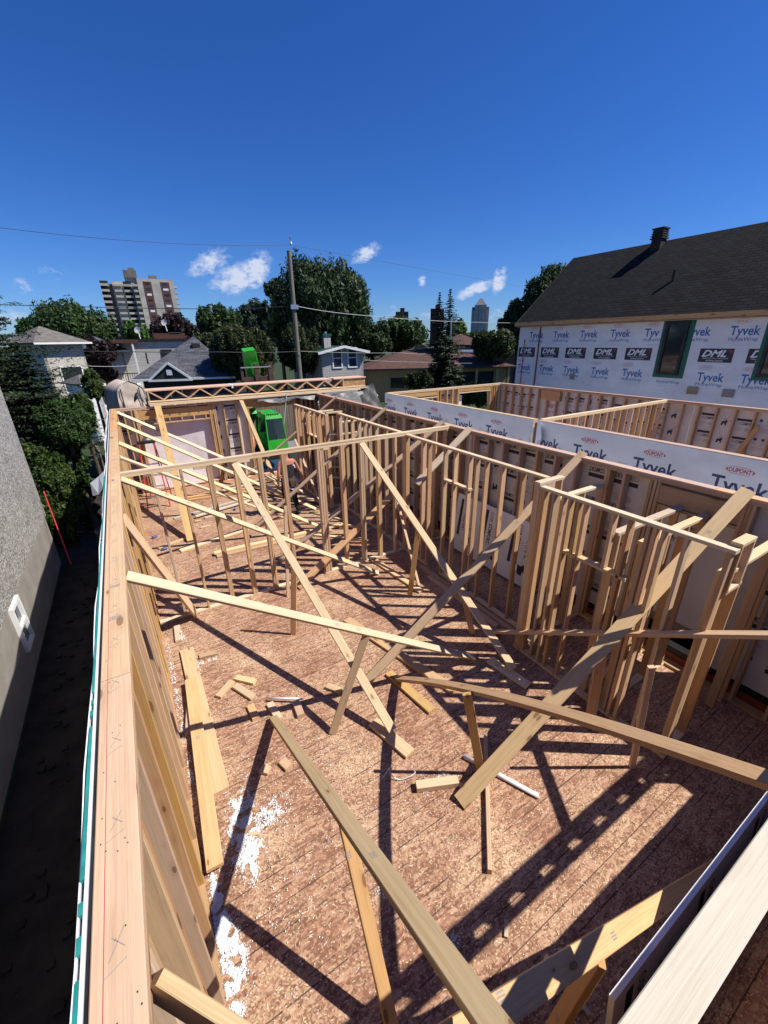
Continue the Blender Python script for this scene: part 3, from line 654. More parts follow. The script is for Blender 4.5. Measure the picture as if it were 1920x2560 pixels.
# far room braces off the left plate
for lab, yt, b_ in (('thin pale brace from the left plate, farthest of those beyond the cross wall', 13.75, (4.0, 11.5, H)),
                    ('thin pale brace from the left plate, second from the far end', 11.76, (3.8, 9.95, H)),
                    ('thin pale brace from the left plate, third from the far end', 9.25, (3.45, 8.7, H)),
                    ('thin pale brace from the left plate, close behind the cross wall', 8.0, (2.85, 9.9, H)),
                    ('pale brace from the left plate passing under the cross wall to the doorway gap', 6.60, (3.52, 6.12, H))):
    brace(lab, (-.30, yt, 2.54), b_, .089, m=W_PALE, roll=.5)
brace('broad golden board leaning from the far window header down to the floor', (.73, 13.9, 2.62), (.59, 9.72, H), .17, m=W_GOLD, roll=0)
brace('golden board leaning from the far header beside the doorway to the floor', (3.1, 13.9, 2.6), (3.4, 11.75, H), .12, m=W_GOLD, roll=0)
brace('brace from the right wall plate, farthest of the four beyond the cross wall', (5.68, 12.27, 2.64), (2.56, 13.5, H), .10, roll=-.3)
brace('brace from the right wall plate crossing the worker, second from the far end', (5.68, 9.31, 2.64), (2.08, 9.67, H), .10, roll=-.3)
brace('brace from the right wall plate meeting the stacked lumber on the far floor', (5.68, 6.96, 2.64), (2.03, 7.67, H), .12, roll=-.3)
brace('brace from the right wall plate in front of the cross wall, ending at the partition', (5.70, 6.12, 2.64), (4.35, 6.05, 1.75), .14, m=W_PALE, roll=-.3)
brace('brace with a free upper end leaning on the partition behind the cross wall', (4.46, 6.95, 1.30), (2.0, 6.5, H), .14, roll=-.3)
# props
def prop(label, p0, p1, a=.089, m=W_STUD, side=(1, 0, 0)): return brace(label, p0, p1, a, .038, m, side, 0, 'prop_board', 'prop', 'props standing under the braces')
prop('short upright prop in shade and sun standing alone under the long brace, left of centre', (1.47, 5.29, 0), (1.60, 5.27, 1.25), m=W_GOLD, side=(.8, -.5, 0))
prop('golden prop under the pale right hand brace, right of centre', (3.62, 5.18, 0), (3.80, 5.2, 1.30), m=W_GOLD, side=(.8, -.5, 0))
prop('leaning prop under the long pale brace, just left of the picture centre', (1.24, 3.33, 0), (1.78, 3.42, 1.12), side=(.8, -.5, 0))
prop('prop under the bowed brace, foot beside the broad brace', (2.38, 2.05, 0), (2.18, 2.15, 1.15), m=W_GOLD, side=(.8, -.5, 0))
prop('short prop half hidden behind the pale brace foot', (3.86, 3.80, 0), (3.70, 3.86, .66), side=(.8, -.5, 0))
prop('thick prop under the striped brace beside the closet corner', (4.02, 1.88, 0), (4.05, 1.95, 1.12), a=.12, side=(.8, -.5, 0))
prop('slender prop behind the bowed brace in front of the closet wall', (3.80, 1.25, 0), (3.62, 1.28, 1.45), a=.06, side=(.8, -.5, 0))
prop('prop under the grey foreground brace, cut by the bottom edge', (.62, 1.0, 0), (.66, 1.72, 1.36), a=.089, m=W_GOLD, side=(1, 0, 0))
prop('prop under the low corner brace at the lower right', (1.22, .45, 0), (1.50, .38, 1.30), a=.12, m=W_GOLD, side=(.6, .5, 0))
prop('thin prop leaning on the partition behind the cross wall doorway', (3.94, 3.84+1.5, 0), (4.30, 6.62, 1.20), a=.05)
prop('thin leaning prop before the cross wall, just left of its doorway', (1.75, 6.35, 0), (2.0, 6.72, 1.6), a=.06)
prop('leaning prop beyond the worker, foot on sunny deck', (4.0, 10.0, 0), (3.86, 11.3, 1.7), a=.06)

# ------------------------------------------------------------------ loose lumber and offcuts on the deck
def lie(label, a, b, w_=.089, t=.038, z=0.0, m=W_STUD, name='loose_board', cat='board', edge=False, group='lumber lying on the deck'):
    a = Vector((*a, 0)); b = Vector((*b, 0)); zz = z+(w_/2 if edge else t/2)+.002
    o = board(name, a+Vector((0, 0, zz)), b+Vector((0, 0, zz)), w_ if not edge else t, t if not edge else w_, m)
    return tag(o, label, cat, group)
lie('long knotty golden plank on top of its pair by the left wall', (-.06, 5.05), (-.20, 2.60), .14, .038, .06, W_GOLD)
lie('long golden plank under its pair by the left wall', (-.02, 5.80), (-.03, 3.30), .185, .038, 0, W_GOLD)
lie('golden wedge board standing under the planks by the left wall', (-.13, 4.6), (-.2, 4.2), .089, .06, 0, W_STUD)
lie('long flat board crossing under the two big braces at the centre', (2.34, 5.15), (2.86, 3.05), .14, .038, 0, W_GOLD)
lie('short board beneath the foot of the bowed brace', (2.30, 3.78), (2.42, 2.95), .12, .038, 0, W_GOLD)
lie('short plank under the foot of the pale left hand brace', (1.72, 3.20), (1.86, 2.62), .14, .038, 0, W_GOLD)
lie('plank under the foot of the pale right hand brace', (3.66, 3.22), (3.74, 2.60), .14, .038, 0, W_PALE)
lie('board lying beside the cross wall foot, pointing at the golden prop', (3.73, 6.60), (3.86, 5.15), .12, .038, 0, W_GOLD)
lie('dark shaded board standing on edge under the broad brace foot', (2.72, 2.34), (1.81, 1.35), .06, .038, 0, W_GREY, edge=True)
lie('twin long board in the partition shade, front one', (4.40, 5.9), (4.42, 3.5), .089, .038, 0, W_STUD)
lie('twin long board in the partition shade, rear one', (4.30, 5.5), (4.30, 3.7), .089, .038, 0, W_STUD)
lie('white edged board on the far floor, nearest the doorway of three together', (.41, 11.43), (2.6, 11.93), .089, .038, 0, W_WHITE)
lie('white edged board on the far floor, middle of three together', (.9, 11.15), (2.75, 11.65), .089, .038, .04, W_WHITE)
lie('white edged board on the far floor, front of three together', (1.1, 11.0), (1.6, 11.05), .089, .038, 0, W_PALE)
lie('pale board at the left on the far floor with a drink can beside it', (-.09, 9.73), (.54, 9.97), .089, .038, 0, W_PALE)
lie('long pale board lying slantwise on the far floor behind the cross wall', (.31, 9.33), (2.9, 9.95), .14, .038, 0, W_PALE)
lie('lower board of the long stack lying behind the cross wall', (.95, 8.62), (3.6, 8.50), .14, .038, 0, W_GOLD)
lie('upper board of the long stack lying behind the cross wall', (.92, 8.72), (3.9, 8.58), .12, .038, .04, W_PALE)
lie('board on the far floor parallel to the window wall, front one', (.94, 12.70), (2.6, 12.50), .12, .038, 0, W_GOLD)
lie('board on the far floor parallel to the window wall, rear one', (.9, 12.95), (2.9, 12.80), .12, .038, 0, W_GOLD)
rr = random.Random(11)
for k, (nm, X_, Y_, an, L_) in enumerate([('topmost', 3.5, 11.4, -.9, 1.8), ('longest', 3.75, 10.8, -1.0, 2.6), ('palest', 3.3, 12.3, -.5, 1.5), ('reddish', 3.9, 9.3, -1.1, 1.3), ('shortest', 4.1, 8.3, -1.0, .9), ('crooked', 2.6, 12.9, .2, 1.6), ('narrow', 3.6, 8.0, -.8, 1.4), ('farthest', 2.9, 13.3, .1, 1.8), ('striped', 3.9, 12.6, -.7, 1.4)]):
    dx, dy = math.cos(an)*L_/2, math.sin(an)*L_/2
    lie('%s board of the scattered lumber around the worker' % nm, (X_-dx, Y_-dy), (X_+dx, Y_+dy), .089, .038, .04*(k % 3), [W_PALE, W_STUD, W_WHITE][k % 3])
def offcut(label, a, b, w_=.089, t=.038, m=W_PALE, z=0): return lie(label, a, b, w_, t, z, m, 'offcut_block', 'block', False, 'offcut blocks on the deck')
offcut('short block by the left wall in front of the cross wall', (-.08, 6.48), (-.10, 6.07), m=W_PALE)
offcut('golden block lying in foam beads at the far end of the planks', (.12, 5.53), (.38, 5.48), m=W_GOLD)
offcut('pale block, left one of the three in a cluster', (.20, 4.60), (.42, 4.78))
offcut('pale block, upper one of the three in a cluster', (.48, 4.82), (.68, 4.60))
offcut('pale block, lower one of the three in a cluster', (.43, 4.68), (.59, 4.34))
offcut('orange block beside the edge of the long shadow', (.52, 4.24), (.53, 4.00), m=W_GOLD)
offcut('pale block touching the shadow near the leaning prop', (1.48, 4.02), (1.60, 3.84))
offcut('flat shaded block left of the white tube end', (.74, 4.14), (.77, 3.84), m=W_STUD)
offcut('block standing under the white tube right end', (1.03, 3.98), (1.01, 3.74), m=W_STUD, t=.05)
offcut('small cube block in the shadow left of the grey brace', (.40, 3.33), (.47, 3.26), m=W_PALE)
offcut('small odd block close left of the grey brace', (.62, 3.30), (.66, 3.18), m=W_GOLD)
offcut('thick clean block beside the broad brace foot', (1.70, 2.28), (2.10, 2.10), t=.07, m=W_PALE)
offcut('thin chip of golden wood on the foam beads', (.12, 2.76), (.20, 2.72), .03, .015, W_GOLD)
offcut('small block on the far deck under the long brace', (.9, 10.4), (1.15, 10.4), .07)
offcut('tiny block on the far deck beside the second far brace', (.85, 10.9), (1.0, 10.88), .06)
offcut('little sliver block on the near deck by the steel tube', (1.62, .98), (1.70, 1.05), .03, .02)
def rod(name, label, cat, a, b, r_, m):
    mb = MB(); c = (Vector(a)+Vector(b))/2; mb.tube(Vector(a)-c, Vector(b)-c, r_, n=14); o = mb.build(name, m, None, Matrix.Translation(c), True); return tag(o, label, cat)
rod('plastic_tube', 'white plastic tube lying on two blocks left of centre', 'tube', (.75, 4.20, .05), (1.11, 3.95, .06), .014, M_PVC)
rod('steel_tube', 'grey white tube lying right of the broad brace foot', 'tube', (2.35, 2.28, .025), (2.69, 1.56, .025), .024, M_PVC)
rod('steel_tube', 'shiny short tube poking out beside the low corner brace', 'tube', (1.78, .75, .025), (1.80, .40, .025), .024, M_STEEL)
# curled white wire
cv = MB(); pts = [Vector((1.45+.3*t+.05*math.sin(t*9), 2.55-.12*t+.06*math.sin(t*6), .012+.05*abs(math.sin(t*5)))) for t in [i/30 for i in range(31)]]
for a, b in zip(pts[:-1], pts[1:]): cv.tube(a, b, .005, n=6, cap=False)
tag(cv.build('curled_wire', M_PVC, smooth=True), 'thin curled white wire near the clean thick block', 'wire')
def can(label, x, y, rot):
    r_ = root('drink_can', (x, y, .033), label, 'can', 'cans dropped on the far deck'); c, s = math.cos(rot), math.sin(rot)
    mb = MB(); mb.tube((-.05*c, -.05*s, 0), (.05*c, .05*s, 0), .032, n=14); mb.tube((-.06*c, -.06*s, 0), (-.05*c, -.05*s, 0), .024, .032, 14, 0, False); mb.tube((.05*c, .05*s, 0), (.06*c, .06*s, 0), .032, .024, 14)
    mb.build('body', mat('can_blue', (.10, .12, .30), .35), r_, PM[r_.name], smooth=True)
    mb = MB(); mb.tube((.06*c, .06*s, 0), (.064*c, .064*s, 0), .023, n=14); mb.build('lid', M_ALU, r_, PM[r_.name])
can('blue can lying by the left wall on the far deck', -.12, 10.44, .6); can('blue silver can standing in the middle of the far deck', 1.8, 9.24, 2.0)
can('blue can near the white edged boards', 1.92, 11.2, 1.2); can('blue can beside the pale board at the far left', .02, 9.62, .2)
for o in [o for o in bpy.data.objects if o.name.startswith(('brace_board', 'loose_board', 'prop_board'))]:
    Mo = PM[o.name]; 
    if (Mo.translation-CAMP).length > 6.5: continue
    bb = [Vector(v.co) for v in o.data.vertices]; L2 = max(v.x for v in bb); h2 = max(v.z for v in bb); sg = 1 if (Mo.to_3x3() @ Vector((0, 0, 1))).z > 0 else -1
    if o['label'].startswith('bowed') or h2 > .1: continue
    for k in range(2 if L2 > 1.2 else 1):
        xx = random.uniform(-.75, .75)*L2; Fm = Matrix.Translation((xx, -.015, sg*(h2+.0008))) @ Matrix.Rotation(random.choice((0, math.pi))+(math.pi if sg < 0 else 0)*0, 4, 'Z')
        if sg < 0: Fm = Fm @ Matrix.Rotation(math.pi, 4, 'X')
        stamp(o, Mo @ Fm, 1.0)
# foam beads spilled along the left wall
bd = MB(); rr = random.Random(5)
patches = [(.10, 2.95, .15, .28, 2100), (.06, 2.70, .12, .22, 1100), (.34, 2.84, .20, .13, 700), (.06, 2.52, .07, .18, 900), (.16, 2.62, .07, .10, 300), (-.235, 2.30, .07, .35, 1900), (-.20, 2.0, .11, .22, 1500), (-.25, 1.66, .07, .28, 1300),
           (.03, 5.55, .06, .30, 420), (-.02, 4.8, .05, .6, 300), (.0, 4.0, .05, .7, 350), (-.24, 3.6, .05, .7, 330), (-.26, 5.0, .04, 1.2, 300), (.2, 5.40, .16, .05, 160), (-.05, 6.25, .05, .2, 120), (1.0, 1.75, .1, .1, 160), (1.9, 2.22, .25, .08, 260), (.2, 2.2, .5, .9, 260), (.9, 2.9, .9, 1.2, 260), (1.25, 1.15, .1, .1, 120)]
ico = [(0, 0, 1), (.9, 0, 0), (-.3, .85, 0), (-.3, -.85, 0)]
for cx, cy, ax, ay, cnt in patches:
    for _ in range(int(cnt*1.35)):
        a = rr.uniform(0, 6.28); q_ = rr.random()**.6*.92 if rr.random() < .72 else .75+rr.expovariate(4.0); n_ = noise.noise(Vector((cx+math.cos(a)*2, cy+math.sin(a)*2, 1.3)))*.7+1
        x, y = cx+ax*.84*q_*n_*math.cos(a), cy+ay*.88*q_*n_*math.sin(a)
        if noise.noise(Vector((x*14, y*14, 4.0))) < -.18: continue
        if x < -.29: continue
        s = rr.uniform(.005, .0105); rot = rr.uniform(0, 6.28); c, s2 = math.cos(rot), math.sin(rot)
        bd.add([(x+(p[0]*c-p[1]*s2)*s, y+(p[0]*s2+p[1]*c)*s, .002+max(0, 1-q_)*min(ax, .12)*.16*rr.random()+p[2]*s) for p in ico], [(0, 1, 2), (0, 2, 3), (0, 3, 1)])
tag(bd.build('foam_beads', M_FOAM), 'spilled white foam beads along the left wall and planks', 'foam beads', kind='stuff')
# sawdust slivers
ch = MB(); rr = random.Random(9)
for _ in range(4800):
    x = rr.uniform(-.25, 4.0); y = rr.uniform(.3, 6.6) if rr.random() < .75 else rr.uniform(6.9, 13.5)
    a = rr.uniform(0, 3.14); L_ = rr.uniform(.005, .018) if rr.random() < .975 else rr.uniform(.03, .07); wd = rr.uniform(.0012, .003); c, s = math.cos(a), math.sin(a)
    z = .003+rr.random()*.004
    ch.add([(x+c*L_-s*wd, y+s*L_+c*wd, z), (x-c*L_-s*wd, y-s*L_+c*wd, z), (x-c*L_+s*wd, y-s*L_-c*wd, z), (x+c*L_+s*wd, y+s*L_-c*wd, z+.002)], [(0, 1, 2, 3)])
tag(ch.build('wood_chips', noisy('chip_wood', (.62, .42, .24), (.80, .62, .40), 3, .8)), 'fine wood chips and sawdust scattered over the deck', 'wood chips', kind='stuff')

# leaning sheathing boards
def comfort(label, O, U, V, W_, H_, seed, rot=True, name='insulated_sheathing_board'):
    r_ = root(name, O, label, 'board'); s_ = slab('panel', O, U, V, rect(0, 0, W_, H_), .03, M_WRAP2, r_)
    mb = MB()
    for k in range(3):
        x = .25+k*W_/3
        if x > W_-.1: break
        flat(mb, x-.13, .28*H_, x-.06, .93*H_, 0); put_text(mb, 'OSB', x+.0, .93*H_-.11, .2, 0, .0, 0, .07, rot=-math.pi/2)
        put_text(mb, 'COMFORT', x+.0, .93*H_-.46, .42, 0, .03, 0, .08, rot=-math.pi/2)
        p = [(-.08, -.1), (.02, -.12), (.03, -.02), (.1, -.08), (.12, .05), (.05, .12), (-.03, .06), (-.1, .08)]
        mb.add([(x+.25*(W_/3)/.8+a, .25*H_+b, .002) for a, b in p], [(0, 1, 2, 7), (2, 3, 4, 5, 6, 7)], 0)
        for j in range(4): flat(mb, x+.1, .55*H_+.05*j, x+.28, .555*H_+.05*j, 1, rot=.3)
        for j in range(4): mb.add([(x+.2, .45*H_+.1*j, .002), (x+.28, .45*H_+.1*j+.02, .002), (x+.24, .45*H_+.1*j+.09, .002)], [(0, 1, 2)], 1)
        for j in range(3): flat(mb, x+.05, .12*H_+.09*j, x+.3, .12*H_+.09*j+.004, 0, rot=.8*j-.6)
    mb.build('print', [M_INK, M_INKG], s_, PM[s_.name]); return r_
U_ = Vector((.06, -2.08, -.02)).normalized()
comfort('white sheathing board leaning against the right wall studs behind the partition', (5.42, 6.22, .06), U_, Vector((.16, 0, 1.2)), 2.10, 1.22, 1)
comfort('white edged sheathing board leaning inside the near wall, lower right corner', (1.50, .13, .0), (1, 0, 0), (0, .12, 1), 2.44, 1.10, 2)

# ------------------------------------------------------------------ neighbour house on the left
nb = root('stucco_house', (-6, 5, GZ), 'grey pebbledash house with a smooth base and small white window at the left edge', 'house')
NX = -2.45
slab('upper_wall', (NX, -3.8, .16), (0, 1, 0), (0, 0, 1), rect(0, 0, 17, 6.2), 5.5, M_STUCCO, nb)
slab('base_wall', (NX-.03, -3.8, GZ-.1), (0, 1, 0), (0, 0, 1), rect(0, 0, 16.97, .16-GZ+.1), 5.4, M_PARGE, nb)
slab('roof', (NX+.3, -4.4, 6.36), (0, 1, 0), (-.9, 0, .35), rect(0, 0, 18, 3.6), .15, M_SH_GRY, nb)
slab('roof', (NX-6.2, 13.6, 6.36), (0, -1, 0), (.9, 0, .35), rect(0, 0, 18, 3.6), .15, M_SH_GRY, nb)
def window(parent, O, U, V, w_, h, fm, gm, fwid=.06, mull=None, depth=.03, name='window'):
    Mx = frame(O, U, V); f = MB()
    for lo, hi in (((0, 0, -.02), (w_, fwid, depth)), ((0, h-fwid, -.02), (w_, h, depth)), ((0, fwid, -.02), (fwid, h-fwid, depth)), ((w_-fwid, fwid, -.02), (w_, h-fwid, depth))): f.box(lo, hi)
    if mull == 'v': f.box((w_/2-fwid*.35, fwid, -.02), (w_/2+fwid*.35, h-fwid, depth-.004))
    if mull == 'h': f.box((fwid, h/2-fwid*.35, -.02), (w_-fwid, h/2+fwid*.35, depth-.004))
    fo = f.build(name, fm, parent, Mx)
    g = MB(); g.box((fwid*.6, fwid*.6, -.015), (w_-fwid*.6, h-fwid*.6, .006)); g.build('pane', gm, fo, Mx)
    return fo
window(nb, (NX-.029, 8.33, -.78), (0, 1, 0), (0, 0, 1), .56, .90, M_WHITE, M_GLASS, .07, 'h', .06)
board('red_pole', (-2.3, 13.05, .84), (-2.1, 12.1, -.9), .025, .015, M_REDP); tag(bpy.data.objects['red_pole'], 'thin red pole leaning by the corner of the grey stucco house', 'pole')
# dark bits in the side yard
for k, (x, y, s, lab) in enumerate([(-1.5, 9.6, .35, 'pale torn sheet lying in the dark gap, farther one'), (-1.4, 8.6, .25, 'small pale scrap lying in the dark gap, nearer one')]):
    tag(mobj('scrap_sheet', [(x, y, GZ+.03), (x+s, y-.15, GZ+.05), (x+s*.9, y+s, GZ+.12), (x-.05, y+s*.9, GZ+.06)], [(0, 1, 2, 3)], M_PRINTB), lab, 'scrap')
rb = MB(); rr = random.Random(2)
for _ in range(260):
    x, y = rr.uniform(-2.2, -.6), rr.uniform(.5, 12.5); s = rr.uniform(.02, .09); rb.box((x, y, GZ), (x+s, y+s*rr.uniform(.6, 1.6), GZ+s*.6), 0, Matrix.Translation((0, 0, 0)))
tag(rb.build('stones', M_DIRT), 'loose stones and clods on the dark soil between the houses', 'stones', kind='stuff')
bn = root('black_bin', (-1.15, 12.6, GZ), 'black bin in the dark end of the gap beside the wall', 'bin')
mb = MB(); mb.tube((-1.15, 12.6, GZ), (-1.15, 12.6, GZ+.9), .26, .32, 20); mb.build('body', M_RUB, bn)
mb = MB(); mb.tube((-1.15, 12.6, GZ+.9), (-1.15, 12.6, GZ+.98), .34, .30, 20); mb.build('lid', M_BLACKM, bn)

# ------------------------------------------------------------------ second unit on the right
u1 = root('framed_wall', (7.7, 0, 0), 'wrapped wall across the gap with red and navy lettering, nearer stretch', 'wall')
u0 = root('framed_wall', (7.7, 7, 0), 'wrapped outer wall across the gap, with the red and navy lettering, farther stretch', 'wall')
for r_, a, b in ((u1, -2.5, 6.07), (u0, 6.17, 12.50)):
    board('top_plate', (7.69, a, TP-.019), (7.69, b, TP-.019), .14, .0375, W_PINK if r_ is u1 else W_PALE, r_, (1, 0, 0))
    board('top_plate', (7.69, a, TP-.057), (7.69, b, TP-.057), .14, .0375, W_STUD, r_, (1, 0, 0))
    y = a+.1
    while y < b: board('stud', (7.69, y, .04), (7.69, y, TP-.076), .14, .038, W_STUD, r_, (1, 0, 0)); y += .4064
    s_ = slab('house_wrap', (7.61, b, -.9), (0, -1, 0), (0, 0, 1), rect(0, 0, b-a, TP+.885), .012, M_WRAP, r_)
    mb = MB()
    for yo in ([2.32, 3.55, 4.78, 1.09] + ([5.98] if r_ is u1 else [])) if r_ is u1 else [7.28, 8.5, 9.74, 10.98, 12.2]:
        x = b-yo; zc = 2.385+.9
        if x-.2 < 0: x_ = x
        if r_ is u1 and yo == 5.98:
            put_text(mb, 'vvek'.replace('vv', 'yv'), x+.27, zc-.245-.10, .52, 1, .02, 0, .235); continue
        for sg in (-1, 1): mb.add([(x+sg*.185, zc, .002), (x+sg*.155, zc-.035, .002), (x+sg*.155, zc+.035, .002)], [(0, 1, 2) if sg < 0 else (0, 2, 1)], 0)
        for sg in (-1, 1): flat(mb, x-.12, zc+sg*.052-.003, x+.12, zc+sg*.052+.003, 0)
        put_text(mb, 'DUPONT', x, zc-.033, .285, 0, .03, 0, .066)
        put_text(mb, 'Tyvek', x+.04, zc-.12-.235, .74, 1, .02, 0, .235)
        put_text(mb, 'HomeWrap', x+.04, zc-.52, .74, 1, .005, 0, .10)
    mb.build('print', [M_INKR, M_INKN], s_, PM[s_.name])
mb = MB(); mb.add([(0, 0, .03), (.0, -.75, .04), (.16, -.55, .10), (.22, -.30, .13), (.10, -.02, .06)], [(0, 1, 2, 3, 4)]); mb.add([(0, 0, .027), (.0, -.75, .037), (.16, -.55, .097), (.22, -.30, .127), (.10, -.02, .057)], [(4, 3, 2, 1, 0)])
mb.build('folded_wrap_corner', M_WRAP2, u1, frame((7.61, 6.03, 2.58), (0, -1, 0), (0, 0, 1)))
u2, A, d, n = stud_wall('framed_wall', 'far end wall of the second unit with its two wide openings under headers', 'wall', (7.76, 12.5), (13.04, 12.5), 0,
    [.1, .14, 2.12, 2.24, 2.55, 2.82, 3.08, 3.12, 4.78, 4.86, 4.98, 5.1, 5.24], plates=2, w=.14, m=W_GOLD, mp=W_PALE,
    openings=[(.2, 2.14, 2.44, .15, .12), (3.1, 4.8, 2.46, .12, .12), (3.1, 4.8, 2.36, .038, .14), (.3, 2.1, 2.30, .038, .14), (.3, 2.1, 2.12, .038, .14)])
for a, b, z0 in ((9.9, 10.85, -.4), (12.6, 13.18, -.4)):
    s_ = slab('sheathing', (a, 12.582, z0), (1, 0, 0), (0, 0, 1), rect(0, 0, b-a, 2.58-z0), .012, M_PRINTB, u2); sheath_print(s_, b-a, 2.9, 4)
slab('sheathing', (7.8, 12.582, -.4), (1, 0, 0), (0, 0, 1), rect(0, 0, 2.08, 2.45), .012, M_OSB, u2)
for k in range(5): board('cripple_stud', (8.2+.36*k, 12.5, 2.14), (8.2+.36*k, 12.5, 2.28), .12, .038, W_GOLD, u2, (0, 1, 0))
slab('wrap_edge', (12.52, 12.57, 1.0), (1, 0, 0), (0, 0, 1), [(0, 0), (.1, 0), (.14, .7), (.10, 1.3), (-.06, 1.38), (.02, .8)], .01, M_WRAP2, u2)
slab('wrap_edge', (10.9, 12.57, 1.4), (1, 0, 0), (0, 0, 1), [(0, 0), (.22, .0), (.26, .85), (.0, .9)], .01, M_WRAP2, u2)
u3 = root('framed_wall', (13.1, 4, 0), 'right side wall of the second unit, just below the wrapped house', 'wall')
for a, b, zz, mm in ((-1.5, 5.0, TP, W_PINK), (5.0, 10.36, TP, W_PINK), (10.36, 12.6, TP, W_PINK)):
    board('top_plate', (13.11, a+.002, zz-.019), (13.11, b-.002, zz-.019), .14, .0375, mm, u3, (1, 0, 0))
board('top_plate', (13.11, -1.5, TP-.057), (13.11, 12.6, TP-.057), .14, .0375, W_STUD, u3, (1, 0, 0))
y = 1.2
while y < 12.4: board('stud', (13.11, y, .04), (13.11, y, TP-.076), .14, .038, W_STUD, u3, (1, 0, 0)); y += .4064
board('header', (13.11, 9.6, 2.34), (13.11, 10.4, 2.34), .142, .34, W_GOLD, u3, (1, 0, 0))
board('leaning_stud', (13.0, 3.9, 2.2), (13.0, 4.6, 0), .089, .038, W_GOLD, u3, (0, 1, 0))
for a, b in ((-1.5, 3.0), (3.0, 5.44), (5.44, 7.88), (7.88, 9.7), (10.25, 12.58)):
    s_ = slab('sheathing', (13.195, b-.003, .0), (0, -1, 0), (0, 0, 1), rect(0, 0, b-a-.006, 2.57), .012, M_PRINTB, u3); sheath_print(s_, b-a-.006, 2.57, int(a)+2, phase=.18)
s_ = slab('window_wrap', (13.195, 10.25, .0), (0, -1, 0), (0, 0, 1), rect(0, 0, .55, 2.57), .01, M_WRAP2, u3)
mb = MB(); put_text(mb, 'vek', .27, 1.9, -.44, 0, .02, 0, .2); put_text(mb, 'Wrap', .27, 1.72, -.4, 0, .01, 0, .08); mb.build('print', [M_INKRF], s_, PM[s_.name])
stud_wall('framed_wall', 'pale plated stud wall dividing the second unit crosswise', 'wall', (7.8, 6.12), (13.03, 6.12), 0, [.1+.29*k for k in range(18)], plates=2, m=W_STUD, mp=W_PALE)

# ------------------------------------------------------------------ wrapped house with the black roof
hr = root('wrapped_house', (20.5, 6, GZ), 'new house wrapped in white printed house wrap under a black shingle roof', 'house')
HX = 17.0; y0, y1 = -6.0, 15.25
s_ = slab('house_wrap', (HX, y1, GZ), (0, -1, 0), (0, 0, 1), rect(0, 0, y1-y0, 5.05-GZ), .25, M_WRAP, hr)
slab('gable_wall', (HX, y1-.01, GZ), (-1, 0, 0), (0, 0, 1), [(-7.2, 0), (-.251, 0), (-.251, 5-GZ), (-3.6, 7.85-GZ), (-7.2, 5-GZ)], .2, M_WRAP, hr)
def zz(z): return z-GZ
def yu(y): return y1-y
pr = MB()
for y_ in [14.35, 13.0, 11.67, 10.32, 8.99, 7.62, 6.3, 5.0, 3.7]:
    u = yu(y_); z = zz(4.66)
    if 7.62 <= y_ <= 7.62: continue
    disc(pr, u, z, .22, .075, 1, ring=.012); put_text(pr, 'DUPONT', u, z-.035, .30, 1, .02, 0, .065)
    put_text(pr, 'Tyvek', u+.12, zz(4.25), .80, 0, .022, 0, .27) if abs(y_-8.99) > .1 else put_text(pr, 'Tyv', u-.02, zz(4.25), .52, 0, .022, 0, .27)
    put_text(pr, 'HomeWrap', u+.12, zz(4.08), .78, 0, .008, 0, .11)
    flat(pr, u-.2, zz(3.98), u+.45, zz(3.99), 2); flat(pr, u-.1, zz(3.94), u+.35, zz(3.95), 2)
put_text(pr, 'yvek', yu(7.62)+.2, zz(4.25), .62, 0, .022, 0, .27); put_text(pr, 'meWrap', yu(7.62)+.2, zz(4.08), .58, 0, .008, 0, .11)
for y_ in [14.7, 13.38, 12.05, 10.69, 9.36, 6.8, 5.45, 4.1]:
    u = yu(y_); flat(pr, u-.49, zz(3.42), u+.49, zz(3.85), 3, .0022)
    put_text(pr, 'DML', u-.05, zz(3.60), .72, 4, .03, .35, .20, .0035); mbx = [(u+.33, zz(3.80)), (u+.44, zz(3.80)), (u+.41, zz(3.69)), (u+.385, zz(3.69)), (u+.40, zz(3.775)), (u+.33, zz(3.775))]
    pr.add([(a, b, .0035) for a, b in mbx], [(0, 5, 4, 1), (1, 4, 3, 2)], 5)
    put_text(pr, 'Materiaux de construction', u, zz(3.53), .74, 4, .0, .2, .045, .0035); put_text(pr, 'Building Supplies', u, zz(3.455), .5, 4, .01, .2, .045, .0035)
for y_ in [14.98, 13.67, 12.35, 10.99, 9.65, 8.3, 7.0, 5.75, 4.4]:
    u = yu(y_); z = zz(3.25)
    disc(pr, u, z, .21, .07, 1, ring=.012); put_text(pr, 'DUPONT', u, z-.03, .28, 1, .02, 0, .06)
    if y_ != 8.3: put_text(pr, 'Tyvek', u+.22, zz(2.82), .80, 0, .022, 0, .27)
    put_text(pr, 'HomeWrap', u+.22, zz(2.66), .78, 0, .008, 0, .11)
    flat(pr, u-.1, zz(2.57), u+.55, zz(2.58), 2)
pr.build('print', [M_INKB, M_INKRF, M_INKBF, M_INK, M_INKW, M_INKR], s_, PM[s_.name])
for k in range(5):
    flat_ = MB(); flat_.box((0, 0, 0), (.36, .02, .004)); 
sl = Vector((3.5, 0, 2.93)).normalized(); RL = 4.75
slab('roof', (HX-.28, y1+.08, 4.83), (0, -1, 0), sl, rect(0, 0, y1-y0+.1, RL), .12, M_SH_BLK, hr)
rx = (HX-.28)+sl.x*RL; rz_ = 4.83+sl.z*RL
slab('roof', (2*rx-(HX-.28), y0-.02, 4.83), (0, 1, 0), (-sl.x, 0, sl.z), rect(0, 0, y1-y0+.1, RL), .12, M_SH_BLK, hr)
board('fascia', (HX-.30, y0, 4.86), (HX-.30, y1+.08, 4.86), .04, .15, W_PLATE, hr, (1, 0, 0))
